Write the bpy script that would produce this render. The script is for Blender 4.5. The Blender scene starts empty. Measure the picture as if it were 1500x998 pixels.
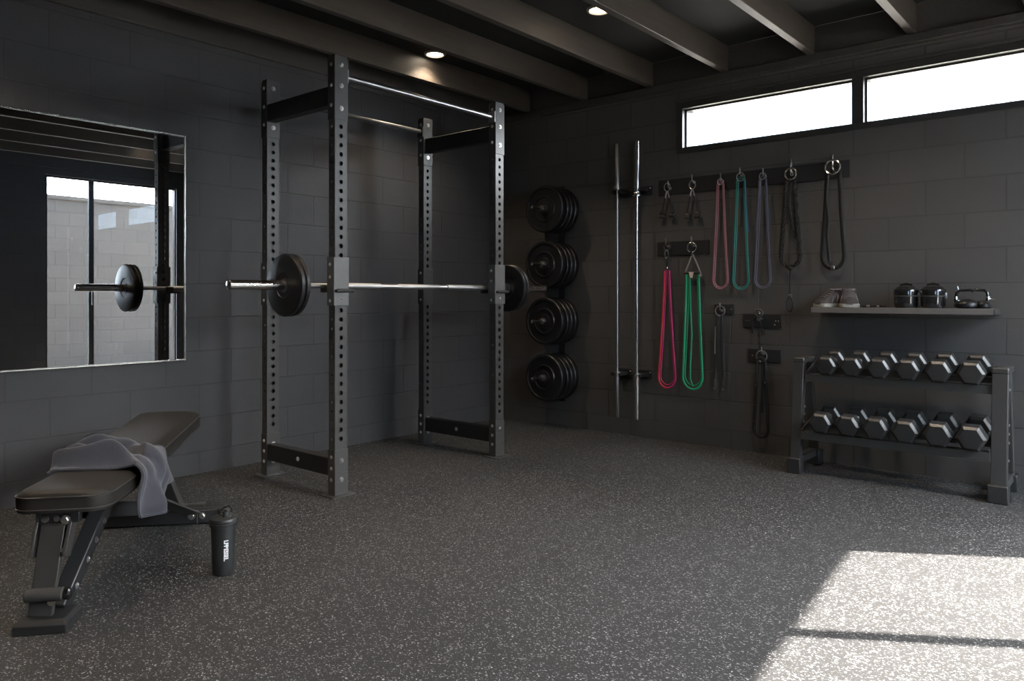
import bpy, bmesh, math, random
from mathutils import Vector, Matrix
from math import pi, sin, cos, radians as R
rnd = random.Random(7)
scene = bpy.context.scene
col = scene.collection

# ---------------------------------------------------------------- camera
cam_d = bpy.data.cameras.new('camera'); cam = bpy.data.objects.new('camera', cam_d); col.objects.link(cam)
cam.location = (4.33, -4.96, 1.05)
cam.rotation_euler = (R(90), 0, math.atan2(.647, .7625))
cam_d.sensor_width = 36.0; cam_d.lens = 36.0*1109/1500; cam_d.shift_y = (435-499)/1500
cam_d.clip_start = .05; cam_d.clip_end = 300
scene.camera = cam

# ---------------------------------------------------------------- light + exposure
scene.view_settings.view_transform = 'Standard'; scene.view_settings.look = 'None'
scene.view_settings.gamma = 1; scene.view_settings.use_curve_mapping = False
scene.view_settings.exposure = 0.25
world = bpy.data.worlds.new('sky'); scene.world = world; world.use_nodes = True
bg = world.node_tree.nodes['Background']; bg.inputs[1].default_value = 1
# bright hazy sky: pale blue overall with a broad warm-white glow around the sun
_t = world.node_tree; _g = _t.nodes.new('ShaderNodeTexCoord'); _d = _t.nodes.new('ShaderNodeVectorMath'); _d.operation = 'DOT_PRODUCT'
_t.links.new(_g.outputs['Generated'], _d.inputs[0])
_c = _t.nodes.new('ShaderNodeMath'); _c.operation = 'MAXIMUM'; _c.inputs[1].default_value = 0; _t.links.new(_d.outputs['Value'], _c.inputs[0])
_p = _t.nodes.new('ShaderNodeMath'); _p.operation = 'POWER'; _p.inputs[1].default_value = 4; _t.links.new(_c.outputs[0], _p.inputs[0])
_s = _t.nodes.new('ShaderNodeVectorMath'); _s.operation = 'SCALE'; _s.inputs[0].default_value = (58, 57, 56); _t.links.new(_p.outputs[0], _s.inputs['Scale'])
_a = _t.nodes.new('ShaderNodeVectorMath'); _a.operation = 'ADD'; _a.inputs[1].default_value = (5.6, 7.4, 9.8); _t.links.new(_s.outputs[0], _a.inputs[0])
_t.links.new(_a.outputs[0], bg.inputs[0])
SUN_EL = R(43.2)
sun_d = bpy.data.lights.new('sun', 'SUN'); sun = bpy.data.objects.new('sun', sun_d); col.objects.link(sun)
sun_dir = Vector((-.836*cos(SUN_EL), -.548*cos(SUN_EL), -sin(SUN_EL)))
_d.inputs[1].default_value = tuple(-sun_dir)
sun.rotation_euler = sun_dir.to_track_quat('-Z', 'Y').to_euler(); sun.location = (9, 4, 8)
sun_d.energy = 54; sun_d.color = (1.0, .91, .83); sun_d.angle = R(.55)
SPOT_W = 40

# ---------------------------------------------------------------- materials
def nmat(name):
    m = bpy.data.materials.new(name); m.use_nodes = True
    return m, m.node_tree, m.node_tree.nodes['Principled BSDF']
def simple(name, c, rough=.5, metal=0., spec=.5, noise=0., nscale=40, bump=0., coat=0., sheen=0.):
    m, t, b = nmat(name)
    b.inputs['Base Color'].default_value = (*c, 1); b.inputs['Roughness'].default_value = rough
    b.inputs['Metallic'].default_value = metal; b.inputs['Specular IOR Level'].default_value = spec
    b.inputs['Coat Weight'].default_value = coat; b.inputs['Sheen Weight'].default_value = sheen
    tc = t.nodes.new('ShaderNodeTexCoord'); n = t.nodes.new('ShaderNodeTexNoise')
    n.inputs['Scale'].default_value = nscale; n.inputs['Detail'].default_value = 4
    t.links.new(tc.outputs['Object'], n.inputs['Vector'])
    if noise:
        mr = t.nodes.new('ShaderNodeMapRange'); mr.inputs[3].default_value = 1-noise; mr.inputs[4].default_value = 1+noise
        mx = t.nodes.new('ShaderNodeVectorMath'); mx.operation = 'SCALE'; mx.inputs[0].default_value = c
        t.links.new(n.outputs['Fac'], mr.inputs[0]); t.links.new(mr.outputs[0], mx.inputs['Scale'])
        t.links.new(mx.outputs[0], b.inputs['Base Color'])
    if bump:
        bp = t.nodes.new('ShaderNodeBump'); bp.inputs['Strength'].default_value = bump; bp.inputs['Distance'].default_value = .002
        t.links.new(n.outputs['Fac'], bp.inputs['Height']); t.links.new(bp.outputs[0], b.inputs['Normal'])
    return m

def block_mat(name, axis, c, zoff, uoff, rough=.55):
    """painted concrete block: running bond 0.4 x 0.2 m, flush joints"""
    m, t, b = nmat(name); N = t.nodes; L = t.links
    g = N.new('ShaderNodeNewGeometry'); sp = N.new('ShaderNodeSeparateXYZ'); L.new(g.outputs['Position'], sp.inputs[0])
    au = N.new('ShaderNodeMath'); au.operation = 'ADD'; au.inputs[1].default_value = uoff; L.new(sp.outputs[axis], au.inputs[0])
    az = N.new('ShaderNodeMath'); az.operation = 'ADD'; az.inputs[1].default_value = zoff; L.new(sp.outputs['Z'], az.inputs[0])
    cb = N.new('ShaderNodeCombineXYZ'); L.new(au.outputs[0], cb.inputs[0]); L.new(az.outputs[0], cb.inputs[1])
    br = N.new('ShaderNodeTexBrick'); L.new(cb.outputs[0], br.inputs['Vector'])
    br.inputs['Scale'].default_value = 1; br.inputs['Brick Width'].default_value = .4; br.inputs['Row Height'].default_value = .2
    br.inputs['Mortar Size'].default_value = .0045; br.inputs['Mortar Smooth'].default_value = .25; br.offset = .5; br.offset_frequency = 2
    br.inputs['Bias'].default_value = 0
    k = lambda f: (c[0]*f, c[1]*f, c[2]*f, 1)
    br.inputs['Color1'].default_value = k(.94); br.inputs['Color2'].default_value = k(1.07); br.inputs['Mortar'].default_value = k(.8)
    n1 = N.new('ShaderNodeTexNoise'); n1.inputs['Scale'].default_value = 130; n1.inputs['Detail'].default_value = 6; L.new(g.outputs['Position'], n1.inputs['Vector'])
    n2 = N.new('ShaderNodeTexNoise'); n2.inputs['Scale'].default_value = 2.3; n2.inputs['Detail'].default_value = 5; L.new(g.outputs['Position'], n2.inputs['Vector'])
    mr = N.new('ShaderNodeMapRange'); mr.inputs[3].default_value = .86; mr.inputs[4].default_value = 1.14; L.new(n2.outputs['Fac'], mr.inputs[0])
    sc = N.new('ShaderNodeVectorMath'); sc.operation = 'SCALE'; L.new(br.outputs['Color'], sc.inputs[0]); L.new(mr.outputs[0], sc.inputs['Scale'])
    L.new(sc.outputs[0], b.inputs['Base Color']); b.inputs['Roughness'].default_value = rough
    # the joints: recess + fine pores
    inv = N.new('ShaderNodeMath'); inv.operation = 'MULTIPLY'; inv.inputs[1].default_value = -1.0; L.new(br.outputs['Fac'], inv.inputs[0])
    pr = N.new('ShaderNodeMath'); pr.operation = 'MULTIPLY_ADD'; pr.inputs[1].default_value = .22; L.new(n1.outputs['Fac'], pr.inputs[0]); L.new(inv.outputs[0], pr.inputs[2])
    bp = N.new('ShaderNodeBump'); bp.inputs['Strength'].default_value = .9; bp.inputs['Distance'].default_value = .006
    L.new(pr.outputs[0], bp.inputs['Height']); L.new(bp.outputs[0], b.inputs['Normal'])
    return m

def rubber_floor():
    m, t, b = nmat('speckled_rubber'); N = t.nodes; L = t.links
    g = N.new('ShaderNodeNewGeometry')
    nz = N.new('ShaderNodeTexNoise'); nz.inputs['Scale'].default_value = 75; nz.inputs['Detail'].default_value = 2; L.new(g.outputs['Position'], nz.inputs['Vector'])
    sb = N.new('ShaderNodeVectorMath'); sb.operation = 'SUBTRACT'; sb.inputs[1].default_value = (.5, .5, .5); L.new(nz.outputs['Color'], sb.inputs[0])
    sc = N.new('ShaderNodeVectorMath'); sc.operation = 'SCALE'; sc.inputs['Scale'].default_value = .022; L.new(sb.outputs[0], sc.inputs[0])
    ad = N.new('ShaderNodeVectorMath'); ad.operation = 'ADD'; L.new(g.outputs['Position'], ad.inputs[0]); L.new(sc.outputs[0], ad.inputs[1])
    cur = None
    for scale, thr, keep, lo, hi, rot in ((80, .19, .68, .12, .42, .5), (140, .17, .68, .06, .22, 1.4), (58, .13, .76, .14, .42, 2.2)):
        mp = N.new('ShaderNodeMapping'); mp.inputs['Rotation'].default_value = (0, 0, rot); mp.inputs['Scale'].default_value = (1, 1.7, 1)
        L.new(ad.outputs[0], mp.inputs[0])
        vo = N.new('ShaderNodeTexVoronoi'); vo.voronoi_dimensions = '2D'; vo.inputs['Scale'].default_value = scale; L.new(mp.outputs[0], vo.inputs['Vector'])
        lt = N.new('ShaderNodeMapRange'); lt.inputs[1].default_value = thr; lt.inputs[2].default_value = thr+.07; lt.inputs[3].default_value = 1; lt.inputs[4].default_value = 0
        L.new(vo.outputs['Distance'], lt.inputs[0])
        sp = N.new('ShaderNodeSeparateColor'); L.new(vo.outputs['Color'], sp.inputs[0])
        gt = N.new('ShaderNodeMath'); gt.operation = 'GREATER_THAN'; gt.inputs[1].default_value = keep; L.new(sp.outputs[0], gt.inputs[0])
        ml = N.new('ShaderNodeMath'); ml.operation = 'MULTIPLY'; L.new(lt.outputs[0], ml.inputs[0]); L.new(gt.outputs[0], ml.inputs[1])
        br = N.new('ShaderNodeMapRange'); br.inputs[3].default_value = lo; br.inputs[4].default_value = hi; L.new(sp.outputs[1], br.inputs[0])
        m2 = N.new('ShaderNodeMath'); m2.operation = 'MULTIPLY'; L.new(ml.outputs[0], m2.inputs[0]); L.new(br.outputs[0], m2.inputs[1])
        if cur is None: cur = m2
        else:
            mx = N.new('ShaderNodeMath'); mx.operation = 'MAXIMUM'; L.new(cur.outputs[0], mx.inputs[0]); L.new(m2.outputs[0], mx.inputs[1]); cur = mx
    n3 = N.new('ShaderNodeTexNoise'); n3.inputs['Scale'].default_value = 1.3; n3.inputs['Detail'].default_value = 4; L.new(g.outputs['Position'], n3.inputs['Vector'])
    n4 = N.new('ShaderNodeTexNoise'); n4.inputs['Scale'].default_value = 260; n4.inputs['Detail'].default_value = 3; L.new(g.outputs['Position'], n4.inputs['Vector'])
    a = N.new('ShaderNodeMapRange'); a.inputs[3].default_value = .85; a.inputs[4].default_value = 1.15; L.new(n3.outputs['Fac'], a.inputs[0])
    a2 = N.new('ShaderNodeMapRange'); a2.inputs[3].default_value = .016; a2.inputs[4].default_value = .042; L.new(n4.outputs['Fac'], a2.inputs[0])
    mm = N.new('ShaderNodeMath'); mm.operation = 'MULTIPLY'; L.new(a.outputs[0], mm.inputs[0]); L.new(a2.outputs[0], mm.inputs[1])
    sm = N.new('ShaderNodeMath'); sm.operation = 'ADD'; L.new(mm.outputs[0], sm.inputs[0]); L.new(cur.outputs[0], sm.inputs[1])
    cc = N.new('ShaderNodeVectorMath'); cc.operation = 'SCALE'; cc.inputs[0].default_value = (.90, .905, .925); L.new(sm.outputs[0], cc.inputs['Scale'])
    L.new(cc.outputs[0], b.inputs['Base Color']); b.inputs['Roughness'].default_value = .62; b.inputs['Specular IOR Level'].default_value = .35
    bp = N.new('ShaderNodeBump'); bp.inputs['Strength'].default_value = .35; bp.inputs['Distance'].default_value = .0015
    L.new(n4.outputs['Fac'], bp.inputs['Height']); L.new(bp.outputs[0], b.inputs['Normal'])
    return m

def glass_mat(name='window_glass'):
    m = bpy.data.materials.new(name); m.use_nodes = True; t = m.node_tree; t.nodes.clear()
    o = t.nodes.new('ShaderNodeOutputMaterial'); mx = t.nodes.new('ShaderNodeMixShader'); tr = t.nodes.new('ShaderNodeBsdfTransparent'); gl = t.nodes.new('ShaderNodeBsdfGlossy')
    lw = t.nodes.new('ShaderNodeLayerWeight'); lw.inputs[0].default_value = .5; pw_ = t.nodes.new('ShaderNodeMath'); pw_.operation = 'POWER'; pw_.inputs[1].default_value = 4
    fr = t.nodes.new('ShaderNodeMath'); fr.operation = 'MULTIPLY_ADD'; fr.inputs[1].default_value = .7; fr.inputs[2].default_value = .03
    t.links.new(lw.outputs['Facing'], pw_.inputs[0]); t.links.new(pw_.outputs[0], fr.inputs[0]); gl.inputs['Roughness'].default_value = .01; tr.inputs[0].default_value = (.97, .98, .975, 1)
    t.links.new(fr.outputs[0], mx.inputs[0]); t.links.new(tr.outputs[0], mx.inputs[1]); t.links.new(gl.outputs[0], mx.inputs[2]); t.links.new(mx.outputs[0], o.inputs[0])
    return m
def emit_mat(name, c, s):
    m = bpy.data.materials.new(name); m.use_nodes = True; t = m.node_tree; t.nodes.clear()
    o = t.nodes.new('ShaderNodeOutputMaterial'); e = t.nodes.new('ShaderNodeEmission'); e.inputs[0].default_value = (*c, 1); e.inputs[1].default_value = s
    t.links.new(e.outputs[0], o.inputs[0]); return m
def wood_mat(name, c, rough=.5):
    m, t, b = nmat(name); N = t.nodes; L = t.links
    g = N.new('ShaderNodeNewGeometry'); mp = N.new('ShaderNodeMapping'); mp.inputs['Scale'].default_value = (40, 1.6, 40); L.new(g.outputs['Position'], mp.inputs[0])
    n = N.new('ShaderNodeTexNoise'); n.inputs['Scale'].default_value = 1.2; n.inputs['Detail'].default_value = 6; L.new(mp.outputs[0], n.inputs['Vector'])
    mr = N.new('ShaderNodeMapRange'); mr.inputs[3].default_value = .7; mr.inputs[4].default_value = 1.3; L.new(n.outputs['Fac'], mr.inputs[0])
    s = N.new('ShaderNodeVectorMath'); s.operation = 'SCALE'; s.inputs[0].default_value = c; L.new(mr.outputs[0], s.inputs['Scale'])
    L.new(s.outputs[0], b.inputs['Base Color']); b.inputs['Roughness'].default_value = rough
    bp = N.new('ShaderNodeBump'); bp.inputs['Strength'].default_value = .3; bp.inputs['Distance'].default_value = .002
    L.new(n.outputs['Fac'], bp.inputs['Height']); L.new(bp.outputs[0], b.inputs['Normal'])
    return m

WALL_C = (.066, .062, .060)
M = {}
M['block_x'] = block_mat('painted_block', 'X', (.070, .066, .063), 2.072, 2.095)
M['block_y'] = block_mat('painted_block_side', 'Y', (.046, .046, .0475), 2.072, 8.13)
M['block_out'] = block_mat('screen_wall_block', 'Y', (.048, .039, .032), 2.072, 8.13, .9)
M['floor'] = rubber_floor()
M['beam'] = wood_mat('dark_stained_beam', (.060, .050, .042))
M['deck'] = wood_mat('black_deck', (.006, .0055, .005), .85)
M['plate_wood'] = wood_mat('painted_ledger', (.050, .046, .043))
M['frame'] = simple('window_frame_paint', (.030, .029, .028), .4, noise=.1)
M['glass'] = glass_mat()
M['steel'] = simple('black_powder_coat', (.050, .049, .047), .40, .0, .6, noise=.12, nscale=30, bump=.12)
M['steel_grey'] = simple('charcoal_powder_coat', (.050, .048, .046), .42, .2, .6, noise=.1, nscale=30, bump=.1)
M['steel_matte'] = simple('matte_black_steel', (.012, .012, .013), .6, noise=.1, bump=.1)
M['bench_steel'] = simple('bench_powder_coat', (.022, .023, .025), .36, .0, .6, noise=.12, nscale=30, bump=.1)
M['steel_light'] = simple('worn_grey_steel', (.13, .13, .122), .42, .3, .6, noise=.12, nscale=30, bump=.1)
M['bolt'] = simple('zinc_bolt', (.75, .74, .72), .28, 1., noise=.08)
M['chrome'] = simple('chrome', (.72, .71, .70), .2, 1., noise=.03, nscale=200)
M['chrome_dull'] = simple('brushed_steel', (.46, .455, .45), .33, 1., noise=.06, nscale=200)
M['knurl'] = simple('knurled_steel', (.42, .42, .42), .42, 1., noise=.1, nscale=900, bump=.4)
M['iron'] = simple('black_rubber_plate', (.009, .009, .010), .36, 0., .5, noise=.15, nscale=60, bump=.15)
M['hex'] = simple('hex_rubber', (.028, .028, .028), .33, 0., .6, noise=.12, nscale=60, bump=.15)
M['vinyl'] = simple('black_vinyl', (.019, .016, .014), .6, 0., .35, noise=.15, nscale=220, bump=.22)
M['piping'] = simple('vinyl_piping', (.035, .034, .033), .35)
M['towel'] = simple('grey_terry', (.046, .049, .064), .95, 0., .2, noise=.35, nscale=420, bump=1., sheen=.3)
M['shaker'] = simple('shaker_plastic', (.020, .022, .023), .38, noise=.08)
M['logo'] = simple('white_print', (.78, .78, .78), .6, noise=.04)
M['mirror'] = simple('mirror_silver', (.86, .87, .87), .0, 1.)
M['mirror_edge'] = simple('mirror_edge', (.55, .55, .54), .25, 1.)
M['downlight'] = emit_mat('downlight_lens', (1, .86, .66), 16)
M['trimring'] = simple('white_trim_ring', (.30, .27, .24), .5, noise=.03)
M['pink'] = simple('band_pink', (.30, .12, .15), .55, noise=.1); M['teal'] = simple('band_teal', (.02, .19, .165), .55, noise=.1)
M['blue'] = simple('band_blue', (.018, .075, .24), .55, noise=.1); M['dgreen'] = simple('band_dark_green', (.012, .085, .05), .55, noise=.1)
M['slate'] = simple('band_slate', (.085, .085, .125), .55, noise=.1); M['slate_blue'] = simple('band_slate_blue', (.03, .065, .10), .55, noise=.1)
M['red'] = simple('band_red', (.50, .025, .045), .5, noise=.1); M['magenta'] = simple('band_magenta', (.40, .025, .13), .5, noise=.1)
M['green'] = simple('band_green', (.012, .30, .14), .5, noise=.1)
M['webbing'] = simple('black_webbing', (.007, .007, .007), .5, noise=.3, nscale=300, bump=.6)
M['rope'] = simple('black_rope', (.008, .0075, .007), .6, noise=.4, nscale=250, bump=.8)
M['grey_web'] = simple('grey_webbing', (.20, .195, .19), .8, noise=.2, nscale=300, bump=.4)
M['cream'] = simple('cream_tag', (.60, .50, .42), .7, noise=.1)
M['gloss'] = simple('glossy_black_shell', (.012, .012, .013), .16, 0., .6, coat=.6, noise=.05)
M['shoe'] = simple('shoe_mesh', (.045, .038, .038), .8, noise=.3, nscale=300, bump=.6)
M['sole'] = simple('shoe_sole', (.26, .25, .22), .6, noise=.15); M['lace'] = simple('shoe_lace', (.15, .13, .135), .8, noise=.15)
M['shelf'] = simple('grey_shelf', (.115, .105, .098), .5, noise=.1, nscale=14)
M['foam'] = simple('grip_foam', (.035, .034, .033), .75, noise=.12, bump=.3)
M['patio'] = simple('patio_concrete', (.34, .31, .27), .9, noise=.15, nscale=5)
M['bark'] = simple('bark', (.16, .13, .10), .9, noise=.3); M['leaf'] = simple('pale_leaf', (.42, .44, .34), .8, noise=.25)

# ---------------------------------------------------------------- mesh helpers
class MB:
    def __init__(s): s.bm = bmesh.new()
    def _xf(s, vs, mat):
        if mat is not None:
            for v in vs: v.co = mat @ v.co
    def box(s, a, b, mat=None, bev=0., seg=2):
        x0, y0, z0 = a; x1, y1, z1 = b
        vs = [s.bm.verts.new(c) for c in ((x0,y0,z0),(x1,y0,z0),(x1,y1,z0),(x0,y1,z0),(x0,y0,z1),(x1,y0,z1),(x1,y1,z1),(x0,y1,z1))]
        fs = [s.bm.faces.new([vs[i] for i in f]) for f in ((0,3,2,1),(4,5,6,7),(0,1,5,4),(1,2,6,5),(2,3,7,6),(3,0,4,7))]
        if bev:
            es = list({e for f in fs for e in f.edges})
            r = bmesh.ops.bevel(s.bm, geom=es, offset=bev, segments=seg, affect='EDGES', profile=.5)
            vs = list({v for f in r['faces'] for v in f.verts} | {v for v in vs if v.is_valid})
            extra = set()
            for v in vs:
                for f in v.link_faces:
                    extra.update(f.verts)
            vs = list(set(vs) | extra)
        s._xf(vs, mat); return s
    def tube(s, pts, r, n=10, closed=False, cap=True, flat=None):
        """tube along points; r = number or list; flat=(axis vector, factor) squashes the section along an axis"""
        pts = [Vector(p) for p in pts]; k = len(pts)
        rs = r if isinstance(r, (list, tuple)) else [r]*k
        rings = []; up = None
        for i, p in enumerate(pts):
            if closed: tn = (pts[(i+1) % k]-pts[i-1]).normalized()
            else: tn = ((pts[min(i+1, k-1)]-pts[max(i-1, 0)])).normalized()
            if up is None:
                up = Vector((0, 0, 1)) if abs(tn.z) < .9 else Vector((0, 1, 0))
            u = (up-tn*up.dot(tn)).normalized(); w = tn.cross(u); up = u
            ring = []
            for j in range(n):
                a = 2*pi*j/n; o = u*cos(a)*rs[i]+w*sin(a)*rs[i]
                if flat: ax = Vector(flat[0]); o = o-ax*(o.dot(ax)*(1-flat[1]))
                ring.append(s.bm.verts.new(p+o))
            rings.append(ring)
        m = k if closed else k-1
        for i in range(m):
            a, b = rings[i], rings[(i+1) % k]
            for j in range(n): s.bm.faces.new((a[j], a[(j+1) % n], b[(j+1) % n], b[j]))
        if cap and not closed:
            s.bm.faces.new(rings[0][::-1]); s.bm.faces.new(rings[-1])
        return s
    def lathe(s, prof, n=32, mat=None):
        """profile [(r,z)...] about Z"""
        rings = []; vs = []
        for r, z in prof:
            if r < 1e-6: v = s.bm.verts.new((0, 0, z)); rings.append([v]); vs.append(v)
            else:
                ring = [s.bm.verts.new((r*cos(2*pi*j/n), r*sin(2*pi*j/n), z)) for j in range(n)]; rings.append(ring); vs += ring
        for a, b in zip(rings, rings[1:]):
            if len(a) == 1 and len(b) == 1: continue
            for j in range(n):
                j2 = (j+1) % n
                if len(a) == 1: s.bm.faces.new((a[0], b[j2], b[j]))
                elif len(b) == 1: s.bm.faces.new((a[j], a[j2], b[0]))
                else: s.bm.faces.new((a[j], a[j2], b[j2], b[j]))
        s._xf(vs, mat); return s
    def prism(s, poly, z0, z1, mat=None):
        a = [s.bm.verts.new((x, y, z0)) for x, y in poly]; b = [s.bm.verts.new((x, y, z1)) for x, y in poly]
        s.bm.faces.new(a[::-1]); s.bm.faces.new(b); n = len(poly)
        for i in range(n): s.bm.faces.new((a[i], a[(i+1) % n], b[(i+1) % n], b[i]))
        s._xf(a+b, mat); return s
    def build(s, name, mat, parent=None, loc=None, smooth=35, bevel=0., sub=0, solid=0.):
        bmesh.ops.recalc_face_normals(s.bm, faces=s.bm.faces)
        me = bpy.data.meshes.new(name); s.bm.to_mesh(me); s.bm.free()
        if smooth:
            for p in me.polygons: p.use_smooth = True
            me.set_sharp_from_angle(angle=R(smooth))
        o = bpy.data.objects.new(name, me); col.objects.link(o)
        me.materials.append(M[mat] if isinstance(mat, str) else mat)
        if parent is not None:
            o.parent = parent
        if loc is not None: o.location = loc
        if solid:
            md = o.modifiers.new('solidify', 'SOLIDIFY'); md.thickness = solid; md.offset = 0
        if bevel:
            md = o.modifiers.new('bevel', 'BEVEL'); md.width = bevel; md.segments = 2; md.limit_method = 'ANGLE'; md.angle_limit = R(40)
        if sub:
            md = o.modifiers.new('subdivision', 'SUBSURF'); md.levels = sub; md.render_levels = sub
        return o
def tag(o, label=None, cat=None, group=None, kind=None):
    if label: o['label'] = label
    if cat: o['category'] = cat
    if group: o['group'] = group
    if kind: o['kind'] = kind
    return o
def empty(name, loc, rz=0, label=None, cat=None, group=None):
    o = bpy.data.objects.new(name, None); col.objects.link(o); o.location = loc; o.rotation_euler = (0, 0, rz); o.empty_display_size = .05
    return tag(o, label, cat, group)
def copy_tree(o, parent=None):
    c = o.copy(); col.objects.link(c); c.parent = parent
    for ch in list(o.children): copy_tree(ch, c)
    return c
def struct(o): return tag(o, kind='structure')
def T(x, y, z): return Matrix.Translation((x, y, z))
RX = lambda a: Matrix.Rotation(a, 4, 'X'); RY = lambda a: Matrix.Rotation(a, 4, 'Y'); RZ = lambda a: Matrix.Rotation(a, 4, 'Z')
def torus_pts(c, r, ax='Y', n=20, rx=None):
    c = Vector(c); rx = rx or r; out = []
    for i in range(n):
        a = 2*pi*i/n
        out.append(c+(Vector((cos(a)*rx, 0, sin(a)*r)) if ax == 'Y' else Vector((0, cos(a)*rx, sin(a)*r)) if ax == 'X' else Vector((cos(a)*rx, sin(a)*r, 0))))
    return out

# ================================================================= ROOM
XR, XO, YF = 5.35, 5.47, -7.6          # east wall inner/outer face, wall behind the camera
H = 2.78
struct(MB().box((-.2, YF-.2, -.1), (XO, .2, 0)).build('floor', 'floor'))
struct(MB().prism([(-.2, YF-.2), (6.42, YF-.2), (5.98, -1.34), (5.845, .02), (5.82, .45), (-.2, .45)], H, H+.12).build('ceiling', 'deck'))  # outer eave edge, out of view, is skewed to angle the sun patch
# left wall
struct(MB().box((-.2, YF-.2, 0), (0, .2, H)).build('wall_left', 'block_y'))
# wall with the clerestory (Y=0)
WX0, WX1, WZ0, WZ1 = 1.69, 4.27, 2.095, 2.45
w = MB(); w.box((0, 0, 0), (XO, .2, WZ0)); w.box((0, 0, WZ1), (XO, .2, H)); w.box((0, 0, WZ0), (WX0, .2, WZ1)); w.box((WX1, 0, WZ0), (XO, .2, WZ1))
struct(w.build('wall_back', 'block_x', smooth=0))
# east wall with the glazed door the sun comes through
DY0, DY1, DZ = -.30, -1.82, 2.45
EY0, EY1, EZ0, EZ1 = -3.9, -2.75, 1.0, 2.2       # added window, out of view right of the camera, for more sky light
w = MB(); w.box((XR, DY0, 0), (XO, 0, H)); w.box((XR, DY1, DZ), (XO, DY0, H)); w.box((XR, EY1, 0), (XO, DY1, H)); w.box((XR, EY0, 0), (XO, EY1, EZ0)); w.box((XR, EY0, EZ1), (XO, EY1, H)); w.box((XR, YF, 0), (XO, EY0, H))
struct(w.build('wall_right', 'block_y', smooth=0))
struct(MB().box((0, YF-.2, 0), (XO, YF, H)).build('wall_front', 'block_x', smooth=0))

# clerestory window: frame, mullion, sill strip, panes
def window_y(name, x0, x1, z0, z1, y0, y1, mull, fr=.045, md=.068, gy=.10):
    f = MB(); f.box((x0, y0, z0), (x0+fr*1.1, y1, z1)); f.box((x1-fr*1.1, y0, z0), (x1, y1, z1))
    f.box((x0+fr*1.1, y0, z0), (x1-fr*1.1, y1, z0+fr*.9)); f.box((x0+fr*1.1, y0, z1-fr), (x1-fr*1.1, y1, z1))
    for mx in mull: f.box((mx-md/2, y0+.004, z0+fr*.9), (mx+md/2, y1, z1-fr))
    r = struct(f.build(name, 'frame', bevel=.003))
    bars = [x0+fr*1.1]+[v for mx in mull for v in (mx-md/2, mx+md/2)]+[x1-fr*1.1]
    for i in range(0, len(bars), 2):
        MB().box((bars[i], gy, z0+fr*.9), (bars[i+1], gy+.006, z1-fr)).build('pane', 'glass', r, smooth=0)
        b = MB(); a_, b_, c_, d_ = bars[i], bars[i+1], z0+fr*.9, z1-fr
        b.box((a_, y0+.045, c_), (b_, gy, c_+.012)); b.box((a_, y0+.045, d_-.012), (b_, gy, d_)); b.box((a_, y0+.045, c_+.012), (a_+.012, gy, d_-.012)); b.box((b_-.012, y0+.045, c_+.012), (b_, gy, d_-.012))
        b.build('glazing_bead', 'frame', r)
    return r
window_y('window_1', WX0, WX1, WZ0-.012, WZ1, -.012, .16, [2.93])
f = MB(); a_, b_ = XR+.02, XR+.09
f.box((a_, EY0, EZ0), (b_, EY0+.05, EZ1)); f.box((a_, EY1-.05, EZ0), (b_, EY1, EZ1)); f.box((a_, EY0+.05, EZ0), (b_, EY1-.05, EZ0+.05)); f.box((a_, EY0+.05, EZ1-.05), (b_, EY1-.05, EZ1))
for y_ in (-3.325,): f.box((a_+.004, y_-.025, EZ0+.05), (b_-.004, y_+.025, EZ1-.05))
w2 = struct(f.build('added_window', 'frame', bevel=.003))
for p_, q_ in ((EY0+.05, -3.35), (-3.30, EY1-.05)): MB().box((XR+.055, p_, EZ0+.05), (XR+.06, q_, EZ1-.05)).build('pane', 'glass', w2, smooth=0)
# thin proud casing above the clerestory
struct(MB().box((WX0-.015, -.022, WZ1), (WX1+.015, 0, WZ1+.018)).build('trim_1', 'plate_wood', bevel=.002))
# glazed door on the east side
f = MB(); fx0, fx1 = XR+.03, XR+.09
f.box((fx0, DY1, 0), (fx1, DY1+.03, DZ)); f.box((fx0, DY0-.012, 0), (fx1, DY0, DZ)); f.box((fx0, DY1+.03, DZ-.02), (fx1, DY0-.012, DZ)); f.box((fx0, DY1+.03, 0), (fx1, DY0-.012, .04))
f.box((fx0+.015, -1.342, .04), (fx1-.015, -1.284, DZ-.02))
dr = struct(f.build('door_1', 'frame', bevel=.002))
MB().box((XR+.06, DY1+.03, .04), (XR+.065, -1.342, DZ-.02)).build('pane', 'glass', dr, smooth=0)
MB().box((XR+.06, -1.284, .04), (XR+.065, DY0-.012, DZ-.02)).build('pane', 'glass', dr, smooth=0)
MB().box((XR+.0, -1.322, .95), (XR+.03, -1.302, 1.2)).build('door_handle', 'steel', dr, bevel=.003)

# ledgers and ceiling beams
struct(MB().box((0, -.045, 2.545), (XR, 0, 2.60)).build('trim_2', 'plate_wood', bevel=.006))
struct(MB().box((0, YF, 2.565), (.022, -.045, H)).build('trim_3', 'plate_wood', bevel=.003))
struct(MB().box((0, -.016, 2.60), (XR, 0, H)).build('trim_4', 'plate_wood', bevel=.002))
bx = .312
beam0 = None
bi = 0
ordinals = ['first','second','third','fourth','fifth','sixth','seventh','eighth','ninth']
while bx < XR:
    if beam0 is None:
        m = MB().box((-.024, YF, 2.605), (.024, -.016, H)); beam0 = m.build('ceiling_beam', 'beam', bevel=.003)
        o = beam0
    else: o = beam0.copy(); col.objects.link(o)
    o.location = (bx, 0, 0)
    tag(o, 'dark stained ceiling beam, %s out from the mirrored wall' % ordinals[bi], 'beam', 'ceiling beams')
    bx += .585; bi += 1

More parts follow.
